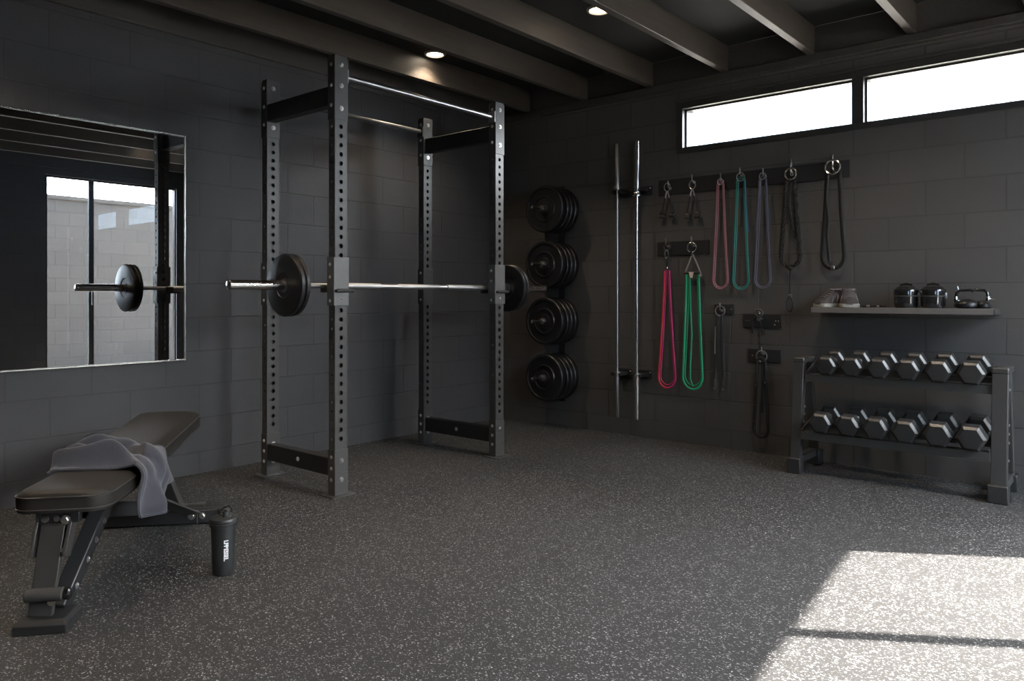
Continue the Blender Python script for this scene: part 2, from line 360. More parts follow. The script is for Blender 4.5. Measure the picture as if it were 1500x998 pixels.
# outside: patio, added wall screening the sky, pale trees beyond the clerestory
struct(MB().box((-6, .2, -.25), (30, 40, -.15)).box((XO, -30, -.25), (30, .2, -.15)).box((-6, -30, -.25), (XO, YF-.2, -.15)).build('ground', 'patio', smooth=0))
bw = MB(); bw.box((8.3, -3.0, -.15), (8.5, 3.4, 2.52)); bw.box((8.27, -3.03, 2.52), (8.53, 3.43, 2.58))  # added wall, keeps the mirrored door from showing bright sky
tag(bw.build('sky_screen_wall', 'block_out', smooth=0), 'tall block wall added outside the glazed door, screening the sky', 'wall', kind=None)
def tree(x, y, h, sd, lab):
    r_ = random.Random(sd); t = empty('tree', (x, y, -.15), 0, lab, 'tree', 'pale trees beyond the high window')
    b = MB(); b.tube([(0, 0, 0), (.1, 0, h*.3), (0, .1, h*.55)], [.16, .12, .07], 8)
    tips = []
    for i in range(16):
        a = r_.random()*6.28; z0 = h*(.25+.3*r_.random()); L = h*(.22+.2*r_.random())
        p = [Vector((0, 0, z0)), Vector((cos(a)*L*.5, sin(a)*L*.5, z0+L*.5)), Vector((cos(a)*L*.9, sin(a)*L*.9, z0+L*1.05))]
        b.tube(p, [.05, .03, .012], 6); tips += [p[1], p[2]]
    b.build('trunk', 'bark', t)
    f = MB()
    for tp in tips:
        for k in range(95):
            c = tp+Vector((r_.gauss(0, .38), r_.gauss(0, .38), r_.gauss(0, .36)))
            u = Vector((r_.gauss(0, 1), r_.gauss(0, 1), r_.gauss(0, 1))).normalized(); v = u.orthogonal().normalized(); s_ = .05+.04*r_.random()
            vs = [f.bm.verts.new(c+u*s_), f.bm.verts.new(c+v*s_*.45), f.bm.verts.new(c-u*s_), f.bm.verts.new(c-v*s_*.45)]; f.bm.faces.new(vs)
    fo = f.build('foliage', 'leaf', t, smooth=0)
tree(.0, 11.5, 5.0, 3, 'pale tree beyond the left pane of the high window')
tree(-5.6, 15.0, 5.6, 5, 'pale tree farthest left beyond the high window')

# recessed downlights
def downlight(x, y, lab, pw=1.):
    t = empty('downlight', (x, y, H), 0, lab, 'ceiling light', 'round recessed ceiling lights')
    MB().lathe([(.055, -.001), (.062, -.012), (.072, -.011), (.078, -.004), (.078, 0), (.055, 0)], 40).build('trim_ring', 'trimring', t)
    MB().lathe([(0, -.006), (.04, -.0065), (.0555, -.004), (.0555, 0), (0, 0)], 32).build('lens', 'downlight', t)
    ld = bpy.data.lights.new('lamp', 'SPOT'); lo = bpy.data.objects.new('lamp', ld); col.objects.link(lo); lo.parent = t; lo.location = (0, 0, -.016)
    ld.energy = SPOT_W*pw; ld.color = (1, .80, .58); ld.spot_size = R(120); ld.spot_blend = .7; ld.shadow_soft_size = .045
    return t
downlight(.43, -1.21, 'glowing round downlight nearest the mirrored wall, above the power rack')
downlight(1.785, -1.15, 'glowing round downlight second from the mirrored wall, at the top of the photo')
downlight(3.1, -1.15, 'round downlight third from the mirrored wall', 1.3)
downlight(4.41, -1.15, 'round downlight nearest the glazed door, seen in the mirror', 2.4)
for i, x in enumerate((.43, 1.785, 3.1, 4.41)):  # extra row out of view, added to warm the left wall
    downlight(x, -4.3, 'added round downlight in the unseen row nearer the camera, %s from the mirrored wall' % ordinals[i], 1.5)

# ================================================================= MIRROR
t = empty('wall_mirror', (.012, -3.05-.75, .68), 0, 'large thin framed mirror on the dark left wall', 'mirror')
ry0, ry1, rh = -.95, .975, 1.308
MB().box((-.008, ry0, 0), (.006, ry1, rh)).build('backing', 'steel_matte', t)
g = MB(); vs = [g.bm.verts.new(c) for c in ((.0075, ry0+.006, .006), (.0075, ry1-.006, .006), (.0075, ry1-.006, rh-.006), (.0075, ry0+.006, rh-.006))]; g.bm.faces.new(vs)
g.build('mirror_glass', 'mirror', t, smooth=0)
e = MB(); k = .009; e.box((-.008, ry0-.002, -.002), (.012, ry0+k, rh+.002)); e.box((-.008, ry1-k, -.002), (.012, ry1+.002, rh+.002)); e.box((-.008, ry0+k, -.002), (.012, ry1-k, k)); e.box((-.008, ry0+k, rh-k), (.012, ry1-k, rh+.002))
e.build('mirror_frame', 'mirror_edge', t, bevel=.002)

# ================================================================= POWER RACK
def holed_panel(mb, org, u, v, n, W, Hh, holes, pitch, rad, depth=.003, N=12):
    """sheet W x Hh at org (u across, v up, n outward) with round holes centred on the width, one per pitch cell"""
    org, u, v, n = Vector(org), Vector(u), Vector(v), Vector(n)
    P = lambda a, b, d=0: mb.bm.verts.new(org+u*a+v*b+n*d)
    def quad(a0, b0, a1, b1): mb.bm.faces.new((P(a0, b0), P(a1, b0), P(a1, b1), P(a0, b1)))
    last = 0
    for hz in holes:
        b0, b1 = hz-pitch/2, hz+pitch/2
        if b0 > last+1e-5: quad(0, last, W, b0)
        last = b1; c = W/2; s = min(W, pitch)/2*.98
        quad(0, b0, c-s, b1); quad(c+s, b0, W, b1)
        outer = []; inner = []; deep = []
        for j in range(N):
            a = 2*pi*(j+.5)/N; cx, cy = cos(a), sin(a); k = s/max(abs(cx), abs(cy)); ky = (pitch/2)/s
            outer.append(P(c+cx*k, hz+cy*k*ky)); inner.append(P(c+cx*rad, hz+cy*rad)); deep.append(P(c+cx*rad, hz+cy*rad, -depth))
        for j in range(N):
            j2 = (j+1) % N
            mb.bm.faces.new((outer[j], outer[j2], inner[j2], inner[j])); mb.bm.faces.new((inner[j], inner[j2], deep[j2], deep[j]))
        # corner fillers between the 12-gon and the cell
        for sx in (-1, 1):
            for sy in (-1, 1):
                cr = P(c+sx*s, hz+sy*pitch/2)
                best = sorted(range(N), key=lambda j: (outer[j].co-cr.co).length)[:2]
                try: mb.bm.faces.new((cr, outer[best[0]], outer[best[1]]))
                except ValueError: pass
    if last < Hh: quad(0, last, W, Hh)
UW, UD = .052, .078     # upright: width along X, depth along Y
def upright(x, y, h, name, parent):
    """x,y = centre"""
    m = MB(); hx, hy = UW/2, UD/2; z0 = .006
    n = 34; zs = [.30+i*.0485 for i in range(36) if .30+i*.0485 < 1.98]
    zs2 = [z-z0 for z in zs]; 
    holed_panel(m, (x+hx, y-hy, z0), (0, 1, 0), (0, 0, 1), (1, 0, 0), UD, h, zs2, .0485, .0122)
    holed_panel(m, (x-hx, y-hy, z0), (0, 1, 0), (0, 0, 1), (-1, 0, 0), UD, h, zs2, .0485, .0122)
    holed_panel(m, (x-hx, y-hy, z0), (1, 0, 0), (0, 0, 1), (0, -1, 0), UW, h, zs2, .0485, .0075)
    holed_panel(m, (x-hx, y+hy, z0), (1, 0, 0), (0, 0, 1), (0, 1, 0), UW, h, zs2, .0485, .0075)
    m.box((x-hx, y-hy, z0+h), (x+hx, y+hy, z0+h+.004))
    bmesh.ops.remove_doubles(m.bm, verts=m.bm.verts, dist=1e-5)
    o = m.build(name, 'steel', parent, smooth=0)
    # bolts-on plates, bottom and top, and the foot plate
    k = .004
    def sleeve(za, zb, nm, y0=-hy-k, y1=hy+k):
        s = MB(); s.box((x+hx, y+y0, za), (x+hx+k, y+y1, zb)); s.box((x-hx-k, y-hy-k, za), (x+hx, y-hy, zb)); s.box((x-hx-k, y+hy, za), (x+hx, y+hy+k, zb)); s.box((x-hx-k, y-hy, za), (x-hx, y+hy, zb))
        return s.build(nm, 'steel', o, bevel=.001)
    sleeve(.006, .245, 'gusset_plate'); sleeve(1.985, 2.315, 'gusset_plate')
    f = MB(); f.box((x-.06, y-.075, 0), (x+.06, y+.075, .006)); f.build('foot_plate', 'steel', o, bevel=.001)
    for z in (.085, .185, 2.045, 2.165, 2.275):
        bolt((x+hx+k, y, z), 'X', o); 
    for z in (.085, .145, .205, 2.06, 2.165, 2.275): bolt((x, y-hy-k, z), '-Y', o, .8)
    return o
bolt_me = {}
def bolt(p, ax, parent, s=1.):
    if 'm' not in bolt_me:
        b = MB(); b.lathe([(0, .0), (.0155, 0), (.0155, .002), (.0115, .0022), (.0115, .0075), (.0095, .009), (0, .009)], 6)
        b.lathe([(0, -.001), (.0165, -.001), (.0165, .002), (0, .002)], 18)
        o = b.build('bolt', 'bolt', parent, smooth=25); bolt_me['m'] = o.data
    else:
        o = bpy.data.objects.new('bolt', bolt_me['m']); col.objects.link(o); o.parent = parent
    o.location = p; q = .82*s; o.scale = (q, q, q)
    o.rotation_euler = {'X': (0, R(90), 0), '-Y': (R(90), 0, 0), 'Z': (0, 0, 0), '-X': (0, R(-90), 0), 'Y': (R(-90), 0, 0)}[ax] if isinstance(ax, str) else ax
    return o
rack = empty('power_rack', (0, 0, 0), 0, 'tall black power rack with punched uprights and two pull-up bars', 'power rack')
XA, XB, YA, YB = .345, 1.028, -2.47, -1.225
UP = {}
for k_, (x, y) in dict(A=(XA, YA), B=(XB, YA-.025), C=(XA, YB), D=(XB, YB)).items():
    UP[k_] = upright(x, y, 2.315, 'upright', rack); 
for ya, yb in ((YA, YA-.025), (YB, YB)):
    for z0, z1, nm in ((.095, .19, 'base_crossmember'), (2.075, 2.175, 'top_crossmember')):
        m = MB(); y = (ya+yb)/2; m.box((XA+UW/2+.004, y-.03, z0), (XB-UW/2-.004, y+.03, z1)); o = m.build(nm, 'steel_matte', rack, bevel=.004)
        if z0 < 1: bolt(((XA+XB)/2, y-.03, .145), '-Y', o)
# pull-up bars
for x, mt in ((XB, 'chrome_dull'), (XA, 'steel')):
    b = MB(); b.tube([(x-.0, YA+UD/2-.02, 2.225), (x, YB-UD/2+.0, 2.225)], .0155, 16)
    b.box((x-.028, YA+UD/2-.024, 2.19), (x+.028, YA+UD/2-.014, 2.26)); b.box((x-.028, YB-UD/2-.012, 2.19), (x+.028, YB-UD/2-.004, 2.26))
    b.build('pull_up_bar', mt, rack)
# j-cups on the uprights
def jcup(x, y, z, parent):
    hx, hy = UW/2, UD/2; k = .005
    m = MB()
    m.box((x+hx+.001, y-hy-k-.004, z-.105), (x+hx+k, y+hy+k+.004, z-.035)); m.box((x+hx+.001, y-hy-k-.004, z-.02), (x+hx+k, y+hy+k+.004, z+.15))
    m.box((x-hx-k, y-hy-k-.004, z-.105), (x+hx+.001, y-hy-.001, z+.15)); m.box((x-hx-k, y+hy+.001, z-.105), (x+hx+.001, y+hy+k+.004, z+.15))
    o = m.build('j_cup', 'steel_light', parent, bevel=.0015)
    c = MB(); c.box((x-hx-.085, y-.028, z-.036), (x+hx+.012, y+hy+.035, z-.0165)); c.box((x-hx-.092, y-.028, z-.036), (x-hx-.085, y+.028, z+.01))
    c.box((x+hx+.002, y-hy, z-.034), (x+hx+.018, y+hy+.035, z-.021))
    c.build('cup_pad', 'steel_matte', o, bevel=.003)
    for zz in (z+.112, z+.045, z-.08): bolt((x-.005, y-hy-k-.004, zz), '-Y', o, .7)
    bolt((x+hx+k, y, z-.068), 'X', o, .5)
BARZ, BARX = 1.109, .955
jcup(XB, YA-.025, BARZ, UP['B']); jcup(XB, YB, BARZ, UP['D'])
for k_, (x, y) in (('A', (XA, YA)), ('C', (XA, YB))):
    hx, hy = UW/2, UD/2; kk = .005; m = MB()
    m.box((x+hx+.001, y-hy-kk, 1.0), (x+hx+kk, y+hy+kk, 1.25)); m.box((x-hx-kk, y-hy-kk, 1.0), (x+hx+.001, y-hy-.001, 1.25)); m.box((x-hx-kk, y+hy+.001, 1.0), (x+hx+.001, y+hy+kk, 1.25))
    o = m.build('bracket', 'steel', UP[k_], bevel=.0015)
    for zz in (1.22, 1.03): bolt((x, y-hy-kk, zz), '-Y', o, .7)
    bolt((x+hx+kk, y, 1.11), 'X', o, .8)

# ---------------- barbell
def barbell(name, loc, rot, L, sl, label, group, ms, msl, mcol, r_sh=.0135, r_sl=.024, knurl=True, sl2=None):
    """along local Z, centred at 0"""
    t = empty(name, loc, 0, label, 'barbell', group); t.rotation_euler = rot; h = L/2
    sl2 = sl if sl2 is None else sl2
    MB().lathe([(0, -h+sl*.5), (r_sh, -h+sl*.5), (r_sh, h-sl2*.5), (0, h-sl2*.5)], 20).build('shaft', ms, t)
    for s, q in ((-1, sl), (1, sl2)):
        prof = [(0, h), (r_sl*.84, h), (r_sl*.9, h-.001), (r_sl, h-.004), (r_sl, h-q+.03), (r_sl*1.05, h-q+.03), (r_sl*1.05, h-q), (0, h-q)]
        mt = None if s > 0 else RX(pi)
        MB().lathe(prof, 24, mt).build('sleeve', msl, t)
        MB().lathe([(r_sh, h-q-.028), (r_sl*1.45, h-q-.026), (r_sl*1.5, h-q-.012), (r_sl*1.3, h-q+.002), (r_sh, h-q+.002)], 24, mt).build('collar', mcol, t)
        if knurl:
            a, b = h-q-.22, h-q-.56
            mk = MB().lathe([(r_sh, a), (r_sh+.004, a-.003), (r_sh+.004, b+.003), (r_sh, b)], 20, mt); mk.build('grip', 'knurl', t)
    if knurl: MB().lathe([(r_sh, -.17), (r_sh+.0022, -.166), (r_sh+.0022, .166), (r_sh, .17)], 20).build('grip', 'knurl', t)
    return t
y0, y1 = -3.08, -.62
barbell('barbell', (BARX, (y0+y1)/2, BARZ), (R(-90), 0, 0), y1-y0, .375, 'long steel barbell resting in the power rack', None, 'chrome_dull', 'chrome', 'chrome_dull', r_sl=.0245, sl2=.44)

# ---------------- weight plates (axis along local Z = world Y)
def plate_mesh(r, th, hub=.024, plain=False):
    m = MB(); h = th/2
    if plain: return m.lathe([(hub, -h*.8), (.062, -h*.8), (.066, -h), (r*.93, -h), (r*.975, -h*.85), (r, -h*.55), (r, h*.55), (r*.975, h*.85), (r*.93, h), (.066, h), (.062, h*.8), (hub, h*.8), (hub, -h*.8)], 56)
    pr = [(hub, -h), (.052, -h), (.055, -h*.62), (r*.48, -h*.62), (r*.50, -h*.95), (r*.53, -h*.95), (r*.56, -h*.55), (r*.86, -h*.55), (r*.885, -h), (r*.97, -h), (r, -h*.75), (r, h*.75), (r*.97, h), (r*.885, h), (r*.86, h*.55), (r*.56, h*.55), (r*.53, h*.95), (r*.50, h*.95), (r*.48, h*.62), (.055, h*.62), (.052, h), (hub, h), (hub, -h)]
    return m.lathe(pr, 56)
def plate(proto, x, y, z, label, group):
    if proto is None: raise ValueError
    o = proto.copy(); col.objects.link(o); o.location = (x, y, z); tag(o, label, 'weight plate', group); 
    for ch in proto.children:
        c = ch.copy(); col.objects.link(c); c.parent = o
    return o
def new_plate(r, th, plain=False):
    o = plate_mesh(r, th, plain=plain).build('weight_plate', 'iron'); o.rotation_euler = (R(-90), 0, 0)
    MB().lathe([(.0245, -th/2-.001), (.034, -th/2-.001), (.034, th/2+.001), (.0245, th/2+.001), (.0245, -th/2-.001)], 32).build('hub', 'steel_grey', o)
    return o
pp = new_plate(.160, .030, True); pp.location = (BARX, -2.765, BARZ); tag(pp, 'black plate on the left end of the racked barbell, outer of two', 'weight plate', 'plates on the racked barbell')
plate(pp, BARX, -2.735, BARZ, 'black plate on the left end of the racked barbell, inner of two', 'plates on the racked barbell')
plate(pp, BARX, -1.030, BARZ, 'black plate on the right end of the racked barbell, inner of two', 'plates on the racked barbell')
plate(pp, BARX, -1.000, BARZ, 'black plate on the right end of the racked barbell, outer of two', 'plates on the racked barbell')

# ---------------- wall storage of plates
PX = .655
st = empty('plate_storage', (PX, 0, .2), 0, 'vertical wall strip with four pegs holding stacked black plates', 'plate rack')
MB().box((-.03, -.006, 0), (.03, 0, 1.75)).build('mounting_strip', 'steel_matte', st, bevel=.002)
pz = [1.745, 1.305, .858, .412]
lev = ['topmost', 'second highest', 'third highest', 'lowest']
pw = None
for i, z in enumerate(pz):
    MB().lathe([(0, 0), (.05, 0), (.05, .006), (.0235, .008), (.0235, .27), (.019, .276), (0, .276)], 24, T(0, -.006, z-.2) @ RX(R(90))).build('peg', 'steel', st)
    MB().lathe([(0, .276), (.010, .276), (.010, .365), (.014, .367), (.014, .38), (0, .384)], 16, T(0, -.006, z-.2) @ RX(R(90))).build('peg_tip', 'chrome', st)
    for j, y in enumerate((-.045, -.098, -.152, -.222)):
        if pw is None: pw = new_plate(.186, .047); o = pw; o.location = (PX, y, z)
        else: o = plate(pw, PX, y, z, '', '')
        where = ['against the wall', 'second out from the wall', 'third out from the wall', 'outermost'][j]
        tag(o, 'black weight plate on the %s wall peg, %s' % (lev[i], where), 'weight plate', 'plates stored on wall pegs')

# ---------------- barbells upright on the wall
bx_ = [(1.245, 'chrome_dull', 'slim dull barbell upright on the wall, the left of two', .0195), (1.415, 'chrome', 'bright chrome barbell upright on the wall, the right of two', .0225)]
for i, (x, mt, lab, rs) in enumerate(bx_):
    barbell('barbell', (x, -.1, 1.172), (0, 0, 0), 2.06, .32, lab, 'barbells upright on the wall', mt, mt, mt, r_sh=.0105 if i == 0 else .0125, r_sl=rs, knurl=False, sl2=.32 if i == 0 else .385)
for i, x in enumerate((1.245, 1.415)):
    for j, z in enumerate((1.84, .47)):
        t = empty('barbell_holder', (x, 0, z), 0, '%s black wall bracket clasping the %s upright barbell' % (('upper', 'lower')[j], ('left', 'right')[i]), 'wall bracket', 'barbell wall brackets')
        MB().box((-.065, -.012, -.035), (.075, 0, .035)).build('back_plate', 'steel_matte', t, bevel=.003)
        m = MB(); m.box((-.045, -.125, -.012), (-.027, -.012, .012)); m.box((.027, -.125, -.012), (.045, -.012, .012)); m.box((-.027, -.062, -.010), (.027, -.012, .010)); m.build('fork', 'steel_matte', t, bevel=.003)
        for bx2 in (-.052, .062): bolt((bx2, -.012, .018), '-Y', t, .5)

# ================================================================= WALL RAILS + HANGING GEAR
def hook(parent, x, z, s=1., mt='chrome_dull'):
    """J hook rooted in a rail, local coordinates of the parent"""
    p = [(x, -.012, z-.02*s), (x, -.03, z-.024*s), (x, -.048, z-.012*s), (x+.002, -.052, z+.01*s), (x+.0, -.050, z+.03*s)]
    m = MB(); m.tube(p, .0045*s, 8); m.lathe([(0, 0), (.011*s, 0), (.011*s, .003), (0, .003)], 14, T(x, -.012, z-.02*s) @ RX(R(90)))
    return m.build('hook', mt, parent)
def rail(x0, x1, z0, z1, label, hooks, screws=()):
    t = empty('hook_rail', (x0, 0, z0), 0, label, 'hook rail')
    MB().box((0, -.012, 0), (x1-x0, 0, z1-z0)).build('board', 'steel_matte', t, bevel=.002)
    for h in hooks: hook(t, h[0]-x0, h[1]-z0, *(h[2:]))
    for sx, sz in screws: bolt((sx-x0, -.012, sz-z0), '-Y', t, .35)
    return t
rail(1.545, 2.885, 1.795, 1.905, 'long dark rail of hooks below the high window, holding seven hanging items', [(1.645, 1.86), (1.833, 1.885), (2.049, 1.87), (2.188, 1.895), (2.348, 1.875), (2.534, 1.89, 1.7, 'chrome'), (2.794, 1.885, 1.9, 'chrome')])
rail(1.535, 1.945, 1.352, 1.452, 'short dark two-hook rail holding the red and the green tubes', [(1.625, 1.44, 1.2), (1.828, 1.44, 1.2)])
rail(1.985, 2.125, .93, 1.0, 'small dark hook plate beneath the pink band', [(2.044, .975)], [(2.11, .965)])
rail(2.195, 2.45, .845, .935, 'dark hook plate with silver screws, above another hook plate', [(2.32, .925)], [(2.215, .89), (2.235, .89), (2.42, .89), (2.437, .89), (2.413, .865)])
rail(2.228, 2.45, .612, .70, 'lowest dark hook plate, holding a long black loop', [(2.338, .69)], [(2.26, .655)])

Yh = -.047
def loop_pts(x, zt, zb, wt, wb, y=Yh, n=14, sag=0.):
    """elongated teardrop loop: width wt at top, wb near the bottom"""
    pts = []; rb = wb/2; rt = wt/2
    zc = zb+rb*1.15
    for i in range(n+1): # left side, top to bottom
        f = i/n; e = f**1.3; pts.append(Vector((x-(rt+(rb-rt)*e)+sag*sin(pi*f), y, zt+(zc-zt)*f)))
    for i in range(1, 10):
        a = pi+pi*i/10; pts.append(Vector((x+cos(a)*rb, y, zc+sin(a)*(zc-zb))))
    for i in range(n, -1, -1):
        f = i/n; e = f**1.3; pts.append(Vector((x+(rt+(rb-rt)*e)-sag*sin(pi*f), y, zt+(zc-zt)*f)))
    for i in range(1, 5):
        a = pi*i/5; pts.append(Vector((x+cos(a)*rt, y, zt+sin(a)*rt*1.1)))
    return pts
def band(x, zt, zb, wt, wb, mo, mi, label, ring=None, r=.0042, gap=.0105):
    t = empty('resistance_band', (x, 0, zt), 0, label, 'resistance band'); L = lambda P: [p-Vector((x, 0, zt)) for p in P]
    MB().tube(L(loop_pts(x, zt, zb, wt, wb)), r, 8, closed=True).build('outer_loop', mo, t)
    MB().tube(L(loop_pts(x, zt, zb+gap*1.0, max(wt-2*gap, .006), wb-2*gap, Yh+.004)), r*.9, 8, closed=True).build('inner_loop', mi if isinstance(mi, str) else mi[0], t)
    if isinstance(mi, tuple):      # flat coloured webs between the cords near the top
        for s, mm in ((-1, mi[1]), (1, mi[2])):
            pts = [Vector((s*(wt/2-gap*.5+(wb-wt)/2*(f**1.3)), Yh, (zb+.3-zt)*f*.8)) for f in [i/10 for i in range(11)]]
            MB().tube(pts, [.0065-.003*i/10 for i in range(11)], 8, flat=((0, 1, 0), .4)).build('colour_web', mm, t)
    if ring: MB().tube([p-Vector((x, 0, zt)) for p in torus_pts((x, Yh-.004, zt+ring+.002), ring, 'Y', 24)], .003, 8, closed=True).build('ring', 'chrome_dull', t)
    return t
band(2.047, 1.822, 1.105, .05, .112, 'pink', 'pink', 'pink double-corded loop band, hanging third along the long hook rail', .02)
band(2.194, 1.832, 1.10, .06, .116, 'teal', ('teal', 'dgreen', 'blue'), 'teal, green and blue loop band hanging right of the pink band', .028)
band(2.346, 1.828, 1.105, .05, .112, 'slate', ('slate', 'slate', 'slate_blue'), 'slate and dusky blue loop band, fifth along the long rail', .022)

def handle_pair(x, z, zb, label, dx=.0):
    t = empty('cable_handles', (x, 0, z), 0, label, 'cable handles', 'short handle pairs')
    MB().tube(torus_pts((0, Yh, -.03), .030, 'Y', 24, .024), .0035, 8, closed=True).build('ring', 'chrome_dull', t)
    for s in (-1, 1):
        MB().tube([(s*.004, Yh, -.062), (s*.011, Yh-.002, -.085), (s*.017, Yh, -.112)], .0055, 8, flat=((0, 1, 0), .5)).build('clip', 'chrome_dull', t)
        e = zb-z
        MB().tube([(s*.015, Yh, -.108), (s*.028+dx, Yh, -.16), (s*.040+dx, Yh, e+.02)], .0055, 8).build('strap', 'webbing', t)
        MB().tube([(s*.04-.012, Yh, e+.008), (s*.04+.014, Yh, e+.004)], .0150, 14).build('end_cap', 'chrome', t)
        MB().tube([(s*.04-.02, Yh, e-.012), (s*.04+.02, Yh, e-.014)], .016, 12).build('grip', 'foam', t)
    return t
handle_pair(1.637, 1.875, 1.65, 'pair of black handles on a ring, leftmost on the long hook rail')
handle_pair(1.835, 1.873, 1.632, 'pair of black handles on a ring, second along the long hook rail', .002)

# thick braided rope with a tail
t = empty('braided_rope', (2.535, 0, 1.846), 0, 'thick braided black rope on a bright ring, its clipped tail hanging low', 'rope'); 
O = Vector((2.535, 0, 1.846))
MB().tube(torus_pts((0, -.056, .0), .037, 'Y', 28), .0062, 8, closed=True).build('ring', 'chrome', t)
def braid(center_pts, rr, turns, r):
    out = []
    for ph in (0, 2*pi/3, 4*pi/3):
        pts = []; k = len(center_pts)
        for i in range(k):
            c = center_pts[i]; tn = (center_pts[min(i+1, k-1)]-center_pts[max(0, i-1)]).normalized()
            u = tn.orthogonal() if abs(tn.y) > .9 else (Vector((0, 1, 0))-tn*tn.y).normalized(); w_ = tn.cross(u)
            a = turns*2*pi*i/k+ph; pts.append(c+u*cos(a)*rr+w_*sin(a)*rr)
        out.append(pts)
    return out
cp = [p-O for p in loop_pts(2.532, 1.80, 1.245, .055, .125, -.052, 60)]
cp = [cp[0]*0+p for p in cp]
m = MB()
for pts in braid(cp[:131], .0085, 22, .0): m.tube(pts, .0072, 6)
m.build('rope_loop', 'rope', t)
m = MB(); m.tube([(-.012, -.05, -.02), (-.018, -.05, -.2), (.002, -.055, -.30), (.012, -.055, -.36)], .012, 8, flat=((0, 1, 0), .5)); m.tube([(.02, -.052, -.02), (.028, -.052, -.2), (.03, -.052, -.42)], .010, 8, flat=((0, 1, 0), .5)); m.build('inner_strap', 'webbing', t)
MB().lathe([(0, -.014), (.012, -.012), (.017, 0), (.012, .012), (0, .014)], 12, T(-.003, -.052, -.612)).build('knot', 'rope', t)
MB().tube([(-.002, -.05, -.62), (-.006, -.05, -.70), (-.008, -.05, -.79)], .0065, 8).build('tail', 'rope', t)
MB().tube([(-.010, -.05, -.785)]+[(-.008+cos(a)*.020, -.05, -.845+sin(a)*.045) for a in [pi*.6+i*2*pi/16 for i in range(15)]], .0075, 8).build('clip', 'steel_matte', t)
MB().tube([(-.012, -.052, -.79), (.004, -.052, -.79)], .012, 10).build('clip_collar', 'steel', t)

# black strap loop
t = empty('suspension_strap', (2.798, 0, 1.872), 0, 'plain black webbing loop on a bright ring at the right end of the long rail', 'strap')
MB().tube(torus_pts((0, -.060, -.012), .044, 'Y', 28), .0068, 8, closed=True).build('ring', 'chrome', t)
pts = [Vector((x_-2.798, y_, z_-1.872)) for x_, y_, z_ in [tuple(p) for p in loop_pts(2.798, 1.83, 1.228, .075, .135, -.05, 16)]]
MB().tube(pts, .0135, 10, closed=True, flat=((0, 1, 0), .4)).build('strap_loop', 'webbing', t)
MB().tube([(-.03, -.056, -.04), (-.042, -.056, -.2), (-.028, -.056, -.34), (-.036, -.056, -.44), (-.02, -.056, -.60)], .009, 8, flat=((0, 1, 0), .4)).build('loose_strap', 'webbing', t)
MB().box((-.012, -.066, -.652), (.012, -.040, -.628)).build('buckle', 'chrome_dull', t, bevel=.004)

# red tube
t = empty('resistance_tube', (1.637, 0, 1.40), 0, 'long red and magenta tube hanging from black clips, lowest left', 'resistance tube')
MB().tube(torus_pts((.0, Yh, .012), .027, 'Y', 22), .004, 8, closed=True).build('ring', 'steel', t)
MB().tube(torus_pts((-.004, Yh-.002, -.042), .030, 'Y', 22, .014), .0048, 8, closed=True).build('carabiner', 'chrome_dull', t)
MB().tube([(-.018, Yh, -.07), (0, Yh-.004, -.115), (.0, Yh, -.145)], .010, 8).tube([(.016, Yh, -.07), (.006, Yh-.004, -.12)], .008, 8).build('connector', 'webbing', t)
MB().lathe([(0, -.008), (.006, -.005), (.006, .005), (0, .008)], 10, T(.004, Yh-.008, -.14)).build('rivet', 'chrome', t)
lp = [p-Vector((1.637, 0, 1.40)) for p in loop_pts(1.636, 1.238, .388, .040, .138)]
half = lp[:20]; MB().tube(half, .0068, 10).build('left_cord', 'red', t)
MB().tube(lp[19:39], .0068, 10).build('right_cord', 'magenta', t)
lp2 = [p-Vector((1.637, 0, 1.40))+Vector((0, .006, 0)) for p in loop_pts(1.636, 1.245, .41, .018, .112)]
MB().tube(lp2[:39], .0050, 8).build('inner_cord', 'magenta', t)
# green tube with triangular handle
t = empty('resistance_tube', (1.836, 0, 1.40), 0, 'long green tube hanging from a grey triangular handle', 'resistance tube')
MB().tube(torus_pts((-.002, Yh-.006, .0), .034, 'Y', 24), .0052, 8, closed=True).build('ring', 'chrome', t)
MB().tube([(0, Yh-.01, -.028), (0, Yh-.01, -.062)], .0075, 8).build('clip', 'chrome', t)
m = MB(); m.tube([(-.002, Yh, -.05), (-.035, Yh, -.125), (-.058, Yh, -.18)], .0065, 8, flat=((0, 1, 0), .4)); m.tube([(.002, Yh, -.05), (.04, Yh, -.13), (.068, Yh, -.20)], .0065, 8, flat=((0, 1, 0), .4)); m.tube([(.068, Yh, -.198), (.056, Yh-.004, -.206)], .008, 8)
m.build('handle_strap', 'grey_web', t)
MB().tube([(-.062, Yh, -.180), (.062, Yh, -.180)], .011, 12).build('grip', 'foam', t)
MB().prism([(-.018, 0), (.018, 0), (.006, -.04), (-.006, -.04)], 0, .01, T(0, Yh-.012, -.175) @ RX(R(90))).build('tag', 'cream', t)
for dx, w_, zb, nm in ((.001, .152, .395, 'outer_cord'), (.002, .128, .42, 'inner_cord')):
    lp = [p-Vector((1.836, 0, 1.40)) for p in loop_pts(1.838, 1.215, zb, .096 if nm[0] == 'o' else .064, w_, Yh+(.0 if nm[0] == 'o' else .01))]
    if nm[0] == 'o': MB().tube(lp[:39], .0072, 10).build(nm, 'green', t)
    else: MB().tube(lp[:39], .0055, 8).build(nm, 'green', t)
MB().tube([(-.022, Yh+.006, -.20), (-.016, Yh+.006, -.45), (-.006, Yh+.004, -.62), (-.016, Yh+.002, -.82), (-.016, Yh, -.93), (.004, Yh, -.985)], .0055, 8).build('loose_cord', 'green', t)

